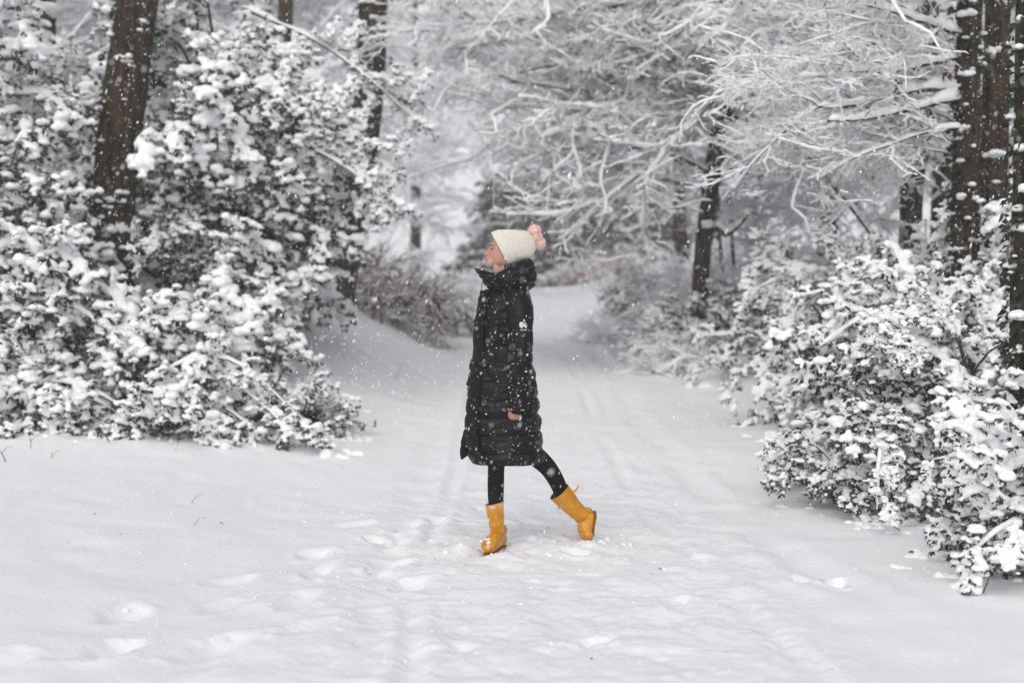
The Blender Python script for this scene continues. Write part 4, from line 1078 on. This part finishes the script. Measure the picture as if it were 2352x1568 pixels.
# front placket standing off the near edge, square topped
ks = 160; i0, i1 = 147, 168          # angles around the front
sel = [(j % ks) for j in range(i0 - 10, i1 - 8)]
po = coat_surface(cr, ks, .012, .5); pi_ = coat_surface(cr, ks, -.002, .5)
strip_o = po[6:, sel]; strip_i = pi_[6:, sel]
n, k = strip_o.shape[:2]
top_o = strip_o[:1].copy(); top_o[..., 2] += .012; top_i = strip_i[:1].copy(); top_i[..., 2] += .012
strip_o = np.concatenate([top_o, strip_o]); strip_i = np.concatenate([top_i, strip_i]); n += 1
mb = MB(); mb.add(L(np.concatenate([strip_o, strip_i[:, ::-1]], 1)), grid_quads(1, n, 2 * k))
mb.build('placket', M['coat_matte'], coat)
# far front panel swinging forward at the hem
fl = [(905, 1078, 1092), (940, 1073, 1095), (984, 1067.5, 1100), (1003, 1062.5, 1102), (1020, 1058.5, 1100), (1034, 1055.8, 1096), (1044, 1056.2, 1087), (1052, 1057.3, 1070), (1059.5, 1058.6, 1061)]
fd = spline(fl, 60, 1)
Cn = np.stack([W((a + b) / 2, y, .105) for y, a, b in fd]); hw = (fd[:, 2] - fd[:, 1]) / 2 * SC
pf = .004 * np.abs(np.sin((fd[:, 0] - 911) / 39 * math.pi)) ** .6
ring = loft(Cn, np.array([1.0, .35, 0]) * (hw + pf)[:, None], np.array([0, 1.0, 0]) * (.016 + pf)[:, None], 40, .8)
ring = ring + (.003 * vnoise(np.arange(40)[None] * .4, np.arange(60)[:, None] * .25, 3))[..., None] * np.array([1, 1, 0])
mb = MB(); add_loft(mb, L(ring), True, True); mb.build('coat_flap', M['coat'], coat)
# near chest pocket zip
mb = MB(); zp = np.stack([W(1146, 712, -.172), W(1145.5, 740, -.186), W(1145, 766, -.187)]); tubes(mb, L(zp)[None], np.array([[.003, .003, .003]]), 6); mb.build('zip', M['coat_matte'], coat)

# sleeves
def sleeve(pts, rA, rB, seams_t, nm, n=150, k=56):
    ring, P, d = path_loft(pts, rA, rB, n, k, it=2)
    t = d[:, 0] / d[-1, 0]; s = np.array([0] + seams_t + [1.0]); i = np.clip(np.searchsorted(s, t, 'right') - 1, 0, len(s) - 2)
    q = (t - s[i]) / (s[i + 1] - s[i]); dist = np.min(np.abs(t[:, None] - np.array(seams_t)[None]), 1)
    puff = .0055 * np.abs(np.sin(math.pi * np.clip(q, 0, 1))) ** .55 - .005 * np.exp(-(dist / .006) ** 2)
    th = np.arange(k) / k * 2 * math.pi
    wr = .0045 * vnoise(np.cos(th)[None] * 2.2 + 3, t[:, None] * 24 + np.sin(th)[None] * 1.5, 3) * smooth(.2, .55, t)[:, None] + .0035 * vnoise(th[None] * 3, t[:, None] * 9, 5)
    ctr = P[:, None]; ring = ctr + (ring - ctr) * (1 + (puff[:, None] + wr - .005) / np.maximum(d[:, 4:5], .02))[..., None]
    mb = MB(); add_loft(mb, L(ring), True, False)
    inn = ring[::-1][:14].copy(); c2 = inn.mean(1, keepdims=True); inn = c2 + (inn - c2) * .86; inn[0] = ring[-1]; add_loft(mb, L(inn), False, False)
    return mb.build(nm, M['coat'], coat), ring, P, d
sl_n, sring, sP, sd_ = sleeve([W(1172, 674, -.095), W(1186, 688, -.135), W(1194, 715, -.168), W(1195.5, 760, -.195), W(1194.5, 820, -.215), W(1193, 880, -.225), W(1191.5, 934, -.227)],
                              [.045, .066, .070, .066, .063, .059, .051], [.05, .058, .062, .062, .060, .055, .048], [.36, .53, .62, .70, .79, .88], 'sleeve')
sleeve([W(1168, 678, .10), W(1158, 700, .15), W(1140, 755, .205), W(1108, 830, .235), W(1092, 875, .225), W(1086, 897, .22)],
       [.05, .062, .066, .06, .05, .042], [.05, .058, .06, .058, .05, .04], [.3, .5, .62, .74, .87], 'sleeve')
# knitted inner cuff
ck, _, _ = path_loft([W(1190.5, 925, -.227), W(1189, 938, -.227), W(1188.6, 940.5, -.227)], [.041, .037, .033], [.038, .034, .03], 10, 28)
mb = MB(); add_loft(mb, L(ck)); mb.build('cuff', M['coat_matte'], sl_n)
# emblem printed on the sleeve: flat shapes lying on its surface
def on_sleeve(px, py, off=.0035):
    """point on the near sleeve's outer side"""
    p = at(px, py, PY - .262); x, z = p[0], p[2]; ys = []
    for j in np.argsort(np.abs(sP[:, 2] - z))[:5]:
        r = sring[j][sring[j][:, 1] < sP[j, 1]]; r = r[np.argsort(r[:, 0])]; ys.append(np.interp(x, r[:, 0], r[:, 1]))
    return np.array([x, np.mean(ys) - off, z])
def patch(mb, poly, nsub=6):
    poly = np.array(poly, float); c = poly.mean(0); n = len(poly); V = [c] + [c + (p - c) * s for s in np.linspace(1 / nsub, 1, nsub) for p in poly]
    P = np.array([on_sleeve(*v) for v in V]); F3 = [(0, 1 + (i + 1) % n, 1 + i) for i in range(n)]
    F4 = [(1 + s * n + i, 1 + s * n + (i + 1) % n, 1 + (s + 1) * n + (i + 1) % n, 1 + (s + 1) * n + i) for s in range(nsub - 1) for i in range(n)]
    mb.add(L(P), np.array(F3)); mb.add(L(P), np.array(F4))
bx = lambda zx, zy: (1163.75 + zx * .03125, 722.75 + zy * .03125)        # from the enlarged emblem to picture pixels
mb = MB()
patch(mb, [bx(*q) for q in [(960, 560), (1080, 530), (1195, 515), (1190, 640), (1180, 760), (1190, 860), (1240, 880), (1180, 960), (1110, 1000), (1030, 960), (960, 880), (920, 790), (940, 680)]])
patch(mb, [bx(*q) for q in [(1270, 560), (1310, 590), (1370, 700), (1460, 870), (1490, 940), (1440, 1000), (1370, 970), (1320, 900), (1275, 790), (1230, 900), (1200, 850), (1195, 740), (1230, 640)]])
patch(mb, [bx(*q) for q in [(1360, 520), (1400, 530), (1470, 690), (1530, 840), (1490, 900), (1440, 780), (1380, 650)]])
a = np.linspace(0, 2 * math.pi, 13)[:-1]; patch(mb, [bx(1285 + 75 * math.cos(q), 425 + 85 * math.sin(q)) for q in a], 3)
for i in range(9):
    x0_ = 1005 + i * 56; patch(mb, [bx(*q) for q in [(x0_, 1080 + (i % 2) * 14), (x0_ + 44, 1085), (x0_ + 46, 1195 + (i % 3) * 8), (x0_ + 4, 1190)]], 2)
mb.build('sleeve_emblem', M['white_print'], sl_n)

# hood collapsed into a tall collar
ang = np.linspace(0, 2 * math.pi, 73)[:-1]
def hood_ring(front, back, half, sag=0.0, dy=0.0, frontw=.7):
    f0 = W(*front); b0 = W(*back); c = (f0 + b0) / 2; A = (f0 - b0) / 2
    cs_ = np.cos(ang); sn = np.sin(ang)
    w = half * (np.where(cs_ > 0, 1 - (1 - frontw) * cs_ ** 2, 1))
    p = c + A * (np.sign(cs_) * np.abs(cs_) ** .9)[:, None] + np.array([0, 1.0, 0]) * (w * np.sign(sn) * np.abs(sn) ** .85)[:, None]
    p[:, 2] -= sag * np.exp(-((cs_ - .22) / .55) ** 2) * np.abs(sn) ** .7
    return p
hk = [((1126, 667), (1214, 668), .105, 0), ((1119, 661), (1222, 663), .122, 0), ((1110, 650), (1229, 652), .138, 0), ((1104, 640), (1231.5, 640), .140, .004), ((1099, 630), (1231.5, 622), .138, .022), ((1093, 621), (1229, 604), .132, .036),
      ((1089.5, 616), (1224, 595.5), .124, .046), ((1091, 614.5), (1216, 593), .117, .046), ((1097, 618), (1206, 600), .108, .04), ((1106, 632), (1198, 622), .10, .02), ((1118, 652), (1190, 655), .085, 0)]
keys = np.stack([hood_ring(*q) for q in hk]); s0 = np.arange(len(hk)); t = np.linspace(0, len(hk) - 1, 90)
hd = np.stack([np.stack([np.interp(t, s0, keys[:, a_, j]) for j in range(3)], -1) for a_ in range(72)], 1)
for _ in range(6): hd[1:-1] = (hd[:-2] + 2 * hd[1:-1] + hd[2:]) / 4
cen_ = hd.mean(1, keepdims=True); dr = norm((hd - cen_) * np.array([1, 1, .2]))
fold = .0065 * vnoise(ang[None] * 2.2 + t[:, None] * .55, t[:, None] * 1.5 - ang[None] * .5, 3) + .0018 * vnoise(ang[None] * 5, t[:, None] * 2.6 + ang[None], 4)
crease = -.010 * np.exp(-((t[:, None] - 2.6 - .5 * np.sin(ang[None] + .8)) / .22) ** 2) - .007 * np.exp(-((t[:, None] - 4.0 + .7 * np.sin(ang[None] * 1.5)) / .18) ** 2)
hd = hd + dr * ((fold + crease) * smooth(0, 1.2, t)[:, None] * (1 - smooth(6.4, 7.6, t)[:, None] * .6))[..., None]
mb = MB(); add_loft(mb, L(hd)); mb.build('hood', M['coat'], coat)
# drawstring hanging from the collar
mb = MB(); q = np.stack([W(1108, 645, -.02), W(1106.5, 655, -.02), W(1106, 668, -.02)]); tubes(mb, L(q)[None], np.full((1, 3), .0016), 5); mb.build('drawstring', M['coat_matte'], coat)

# ---- leggings
mb = MB()
for pts, ra, in ((LEG_N, [.078, .0435, .0445, .0405, .026]), (LEG_F, [.078, .058, .049, .0435, .041, .027])):
    q, _, _ = path_loft(pts, np.array(ra), np.array(ra), 40, 28, it=2)
    add_loft(mb, L(q), True, True)
mb.build('leggings', M['leggings'], person)

# ---- rubber boots
def boot(shaft, rA, rB, foot, fA, fB, side_ax, rim_tilt, label_at, strap, lab=None, toe_snow=False):
    sh, P, d = path_loft(shaft, rA, rB, 40, 32, axB=side_ax, it=1)
    n_ = 8
    for i in range(n_):                                                    # sloping rim
        w = (1 - i / n_); sh[i] = sh[i] + np.array([0, 0, 1.0]) * (rim_tilt * w * ((sh[i] - P[i]) @ norm(np.array([1.0, 0, 0]))))[:, None]
    m = MB(); add_loft(m, sh, True, True)
    ft, FP, fd_ = path_loft(foot, fA, fB, 30, 28, axB=side_ax, it=1, p=.85); add_loft(m, ft, True, True)
    for e, r in ((foot[-1], min(fA[-1], fB[-1]) * .95), (foot[0], min(fA[0], fB[0]) * .8)):
        v, f = ICO3; m.add(v * r + e, f)
    me = remesh(m.mesh('t', M['rubber']), .0042, 8)
    v = np.array([x.co[:] for x in me.vertices]); f = np.array([list(p.vertices) for p in me.polygons])
    # open the top: cut away the lid of the shaft
    rimc = sh[0].mean(0); nrm_ = norm(np.cross(sh[0][8] - sh[0][0], sh[0][16] - sh[0][0])); ax_ = norm(P[0] - P[6]); nrm_ = nrm_ * np.sign(nrm_ @ ax_)
    keep = ((v - rimc) @ nrm_)[f].max(1) < -.003
    f = f[keep & True]; used = np.unique(f); rm = np.zeros(len(v), int); rm[used] = np.arange(len(used))
    mb = MB(); mb.add(L(v[used]), rm[f])
    o = mb.build('boot', M['rubber'], person)
    # rim bead and dark lining
    ring = np.concatenate([sh[0], sh[0][:1]]) - nrm_ * .004; T = norm(np.roll(sh[0], -1, 0) - np.roll(sh[0], 1, 0)); S1 = norm(sh[0] - rimc); N1 = np.cross(T, S1)
    th = np.arange(8) / 8 * 2 * math.pi; tor = (sh[0] - nrm_ * .004)[:, None] + .0021 * (np.cos(th)[None, :, None] * S1[:, None] + np.sin(th)[None, :, None] * N1[:, None])
    k_ = 32; i = np.arange(k_)[:, None] * 8; j = np.arange(8)[None]; i2 = ((np.arange(k_)[:, None] + 1) % k_) * 8
    mb = MB(); mb.add(L(tor), np.stack([i + j, i + (j + 1) % 8, i2 + (j + 1) % 8, i2 + j], -1).reshape(-1, 4)); mb.build('boot_rim', M['rubber'], o)
    lin = sh[:16].copy(); c_ = lin.mean(1, keepdims=True); lin = c_ + (lin - c_) * .955 - nrm_ * .004
    mb = MB(); add_loft(mb, L(lin), False, True); mb.build('boot_lining', M['boot_in'], o)
    return o, sh, P
def on_mesh_front(v, x, z):
    return v
KF = W(1141, 1214, -.075)
fd1 = norm(np.array([-.36, -.93, 0]))
heel = np.array([W(1150, 1246)[0], PY + .04, .044]); toe = heel + fd1 * .19; toe[2] = .034
near_boot, sh1, P1 = boot([W(1136.6, 1147.5, -.08), W(1138, 1170, -.08), W(1140.5, 1195, -.07), W(1142.5, 1214, -.05), np.array([heel[0] - .0, heel[1] - .02, .10])],
     [.0470, .0450, .0370, .0315, .036], [.050, .047, .041, .039, .040],
     [heel, heel + fd1 * .05 + [0, 0, .014], heel + fd1 * .10 + [0, 0, .008], heel + fd1 * .15, toe], [.036, .043, .043, .039, .031], [.038, .040, .043, .044, .038], tuple(np.cross(fd1, [0, 0, 1.0])), .18, None, None)
ar = norm(W(1335, 1190, .2) - W(1286, 1138, .155))
heel2 = W(1357, 1194, .215); ball2 = W(1350, 1238, .20)
far_boot, sh2, P2 = boot([W(1286, 1138, .155), W(1301, 1156, .165), W(1320, 1178, .18), W(1336, 1193, .195), W(1343, 1202, .20)],
     [.0625, .0600, .0500, .0455, .046], [.056, .053, .046, .043, .043],
     [heel2 + np.array([-.006, 0, .004]), W(1353, 1211, .21), W(1350, 1226, .20), ball2, W(1355, 1244, .17)], [.046, .052, .049, .042, .030], [.040, .042, .045, .046, .038], (.15, .98, .1), 0.0, None, None)
# soles
def sole(pts, rA, rB, axB, parent):
    q, _, _ = path_loft(pts, rA, rB, 24, 24, axB=axB, it=1, p=.7); mb = MB(); add_loft(mb, L(q), True, True); mb.build('sole', M['sole'], parent)
sole([heel - fd1 * .035 - [0, 0, .040], heel - fd1 * .01 - [0, 0, .040], heel + fd1 * .05 - [0, 0, .034], heel + fd1 * .11 - [0, 0, .037], toe + fd1 * .018 - [0, 0, .034]], [.008, .009, .006, .008, .006], [.022, .031, .029, .034, .02], tuple(np.cross(fd1, [0, 0, 1.0])), near_boot)
bk = norm(np.array([.80, .12, -.10]))
sole([W(1369.5, 1188, .215), W(1373, 1199, .21), W(1369.5, 1214, .205), W(1367, 1231, .20), W(1367, 1245, .19)], [.008, .010, .007, .008, .006], [.028, .040, .036, .044, .03], (.1, .99, 0), far_boot)
# pull strap on the trailing boot, buckle strap on the near one
mb = MB(); q = np.stack([W(1310, 1128, .10), W(1319, 1136, .09), W(1326, 1131, .09), W(1331, 1121, .095)]); s0 = np.linspace(0, 1, 4); t = np.linspace(0, 1, 16); qq = np.stack([np.interp(t, s0, q[:, j]) for j in range(3)], -1)
for _ in range(4): qq[1:-1] = (qq[:-2] + 2 * qq[1:-1] + qq[2:]) / 4
T = norm(np.gradient(qq, axis=0)); N_ = np.cross(T, np.array([0, 1.0, 0])); add_loft(mb, L(loft(qq, N_ * .0045, np.tile(np.array([0, 1.0, 0]), (16, 1)) * .011, 12, .6)), True, True); mb.build('pull_strap', M['rubber'], far_boot)
# small pale labels on the boot fronts
def boot_label(corners, sh, P, parent):
    """plate following the shaft: corners as picture pixels, left to right top then bottom"""
    def hit(px, py):
        best = None
        for j in range(len(sh)):
            for a_ in range(sh.shape[1]):
                p = sh[j, a_]
                if p[1] > P[j][1]: continue
                q = at(px, py, p[1]); dd = (q[0] - p[0]) ** 2 + (q[2] - p[2]) ** 2
                if best is None or dd < best[0]: best = (dd, p[1])
        q = at(px, py, best[1] - .004); return q
    c = np.array(corners, float); n = 7; V = []
    for v_ in np.linspace(0, 1, 4):
        for u__ in np.linspace(0, 1, n):
            top = c[0] * (1 - u__) + c[1] * u__; bot = c[2] * (1 - u__) + c[3] * u__; V.append(hit(*(top * (1 - v_) + bot * v_)))
    V = np.array(V); V2 = V + np.array([0, .004, 0]); i = np.arange(3)[:, None] * n; j = np.arange(n - 1)[None]
    f = np.stack([i + j, i + j + n, i + j + n + 1, i + j + 1], -1).reshape(-1, 4)
    rim = [k for k in range(n)] + [n * r + n - 1 for r in range(1, 4)] + [3 * n + k for k in range(n - 2, -1, -1)] + [n * r for r in (2, 1)]
    m = len(V); ef = np.array([(rim[k], rim[(k + 1) % len(rim)], rim[(k + 1) % len(rim)] + m, rim[k] + m) for k in range(len(rim))])
    mb = MB(); mb.add(L(np.concatenate([V, V2])), f); mb.f.append((ef, 0)); mb.build('boot_label', M['label'], parent, False)
boot_label([(1123.3, 1161), (1138.5, 1160.5), (1124.2, 1168.3), (1138.2, 1168)], sh1, P1, near_boot)
boot_label([(1279.5, 1165), (1291, 1158.5), (1284.5, 1169.5), (1294, 1163)], sh2, P2, far_boot)

# snow settled on the walker: flecks caught on coat, sleeve and boots
def flecks():
    g = np.random.default_rng(8); mb = MB(); pts = []; rad = []
    k = cs.shape[1]
    for _ in range(120):
        i = g.integers(10, len(cs) - 4); j = int(k * .75 + g.normal(0, k * .11)) % k
        pts.append(cs[i, j] + np.array([0, -.001, 0])); rad.append(.0022 * math.exp(g.normal(0, .4)))
    k2 = sring.shape[1]
    for _ in range(90):
        i = int(np.clip(g.normal(.72, .2), .05, .99) * (len(sring) - 1)); ok = np.where(sring[i][:, 1] < sP[i, 1])[0]; j = g.choice(ok)
        pts.append(sring[i, j]); rad.append(.0026 * math.exp(g.normal(0, .45)))
    for _ in range(50):
        i = g.integers(10, 60); ok = np.where(hd[i][:, 1] < PY)[0]; j = g.choice(ok); pts.append(hd[i, j]); rad.append(.0022 * math.exp(g.normal(0, .45)))
    blobs(mb, L(np.array(pts)), np.array(rad), ICO1, .9)
    o = mb.build('snow_flecks', M['flake'], coat); o['kind'] = 'stuff'
    mb = MB(); pts = []; rad = []
    for _ in range(26):
        q = toe + fd1 * g.uniform(-.09, .03) + np.array([g.normal(0, .015), g.normal(0, .015), .036 + g.normal(0, .004)]); pts.append(q); rad.append(g.uniform(.004, .010))
    blobs(mb, L(np.array(pts)), np.array(rad), ICO2, .7); o = mb.build('snow', M['snow'], near_boot); o['kind'] = 'stuff'
flecks()

# mud flecks, buckle straps
M['mud'] = mat('mud', (0.10, 0.055, 0.02), 0.85, 0.15)
def muddy(me_obj, seed, zmax, n):
    g = np.random.default_rng(seed); co = np.array([v.co[:] for v in me_obj.data.vertices]); no = np.array([v.normal[:] for v in me_obj.data.vertices])
    ok = np.where((co[:, 2] < zmax) & (no[:, 1] < .2))[0]; pk = g.choice(ok, n); mb = MB()
    blobs(mb, co[pk], g.uniform(.0015, .0055, n), ICO1, .6); o = mb.build('mud', M['mud'], me_obj); o['kind'] = 'stuff'
muddy(near_boot, 1, .16, 26); muddy(far_boot, 2, .20, 34)

def loose_snow():
    g = np.random.default_rng(12); P = []; rad = []
    for (cx, cy, sx, sy, n, r0) in ((-.1, 7.45, .13, .07, 60, .007), (.45, 7.72, .13, .08, 40, .007), (.15, 7.6, .5, .3, 70, .005), (-.6, 7.6, .8, .9, 90, .005), (.3, 6.6, .9, .8, 80, .005)):
        x = g.normal(cx, sx, n); y = g.normal(cy, sy, n); P.append(np.stack([x, y, ground_z(x, y) + .002], -1)); rad.append(r0 * np.exp(g.normal(0, .5, n)))
    mb = MB(); blobs(mb, np.concatenate(P), np.concatenate(rad), ICO1, .8)
    tag(mb.build('loose_snow', M['snow_ground']), 'loose crumbs of snow kicked up around the boots and footprints', 'snow', kind='stuff')
loose_snow()

def litter():
    g = np.random.default_rng(31); n = 46
    x = g.uniform(-2.5, 2.2, n); y = g.uniform(5.0, 12.5, n); mb = MB()
    leaves(mb, np.stack([x, y, ground_z(x, y) + .006], -1), np.stack([g.normal(0, 1, n), g.normal(0, 1, n), g.uniform(0, .4, n)], -1), g.uniform(.012, .035, n), g.uniform(.002, .006, n))
    tag(mb.build('twig_litter', M['dead_leaf'], None, False), 'tiny brown twig and leaf scraps lying on the trodden snow', 'litter', kind='stuff')
litter()

# ------------------------------------------------------------------ falling snow
def falling_snow():
    g = np.random.default_rng(3)
    mb = MB()
    oct_f = np.array([[0, 2, 4], [2, 1, 4], [1, 3, 4], [3, 0, 4], [2, 0, 5], [1, 2, 5], [3, 1, 5], [0, 3, 5]])
    oct_v = np.array([[1, 0, 0], [-1, 0, 0], [0, 1, 0], [0, -1, 0], [0, 0, 1], [0, 0, -1.0]])
    for n, x0, x1, y0, y1, z0, z1, r0 in ((110, -1.2, 1.2, 1.5, 3.2, .7, 2.3, .0026), (48000, -3.8, 3.8, 3.6, 9.5, 0, 4.0, .0015), (16000, -8, 8, 9.5, 22, .2, 6.5, .0030)):
        p = np.stack([g.uniform(x0, x1, n), g.uniform(y0, y1, n), g.uniform(z0, z1, n)], -1)
        keep = np.linalg.norm(p - [0, 0, CAM_Z], axis=1) > (1.5 if n < 1000 else 3.6); p = p[keep]; n = len(p)
        r = r0 * np.exp(g.normal(0, .5, n)); 
        v = oct_v[None] * g.uniform(.55, 1.3, (n, 6, 1)) * r[:, None, None] * np.stack([np.ones(n), np.ones(n), g.uniform(1.2, 3.0, n)], -1)[:, None]
        v = v + (v[..., 2:3] * np.array([.25, .05, 0])) + p[:, None]
        mb.add(v, (oct_f[None] + (np.arange(n) * 6)[:, None, None]).reshape(-1, 3))
    o = mb.build('falling_snow', M['flake'])
    tag(o, 'small white snowflakes drifting down through the whole scene', 'snow', kind='stuff')
falling_snow()

# ------------------------------------------------------------------ air thick with snow
hz = MB()
x0, x1, y0, y1, z0, z1 = -158, 158, -46, 242, -3.0, 40.0
hv = np.array([[x, y, z] for x in (x0, x1) for y in (y0, y1) for z in (z0, z1)], float)
hf = np.array([[0, 1, 3, 2], [4, 6, 7, 5], [0, 4, 5, 1], [2, 3, 7, 6], [0, 2, 6, 4], [1, 5, 7, 3]])
hz.add(hv, hf)
hm = bpy.data.materials.new('haze'); hm.use_nodes = True
nt = hm.node_tree; nt.nodes.clear()
pv = nt.nodes.new('ShaderNodeVolumePrincipled'); pv.inputs['Color'].default_value = (.99, .99, 1.0, 1); pv.inputs['Density'].default_value = 0.0030; pv.inputs['Anisotropy'].default_value = 0.2
mo = nt.nodes.new('ShaderNodeOutputMaterial'); nt.links.new(pv.outputs[0], mo.inputs['Volume'])
tag(hz.build('haze', hm, None, False), 'pale haze of falling snow filling the lane and the wood', 'haze', kind='stuff')
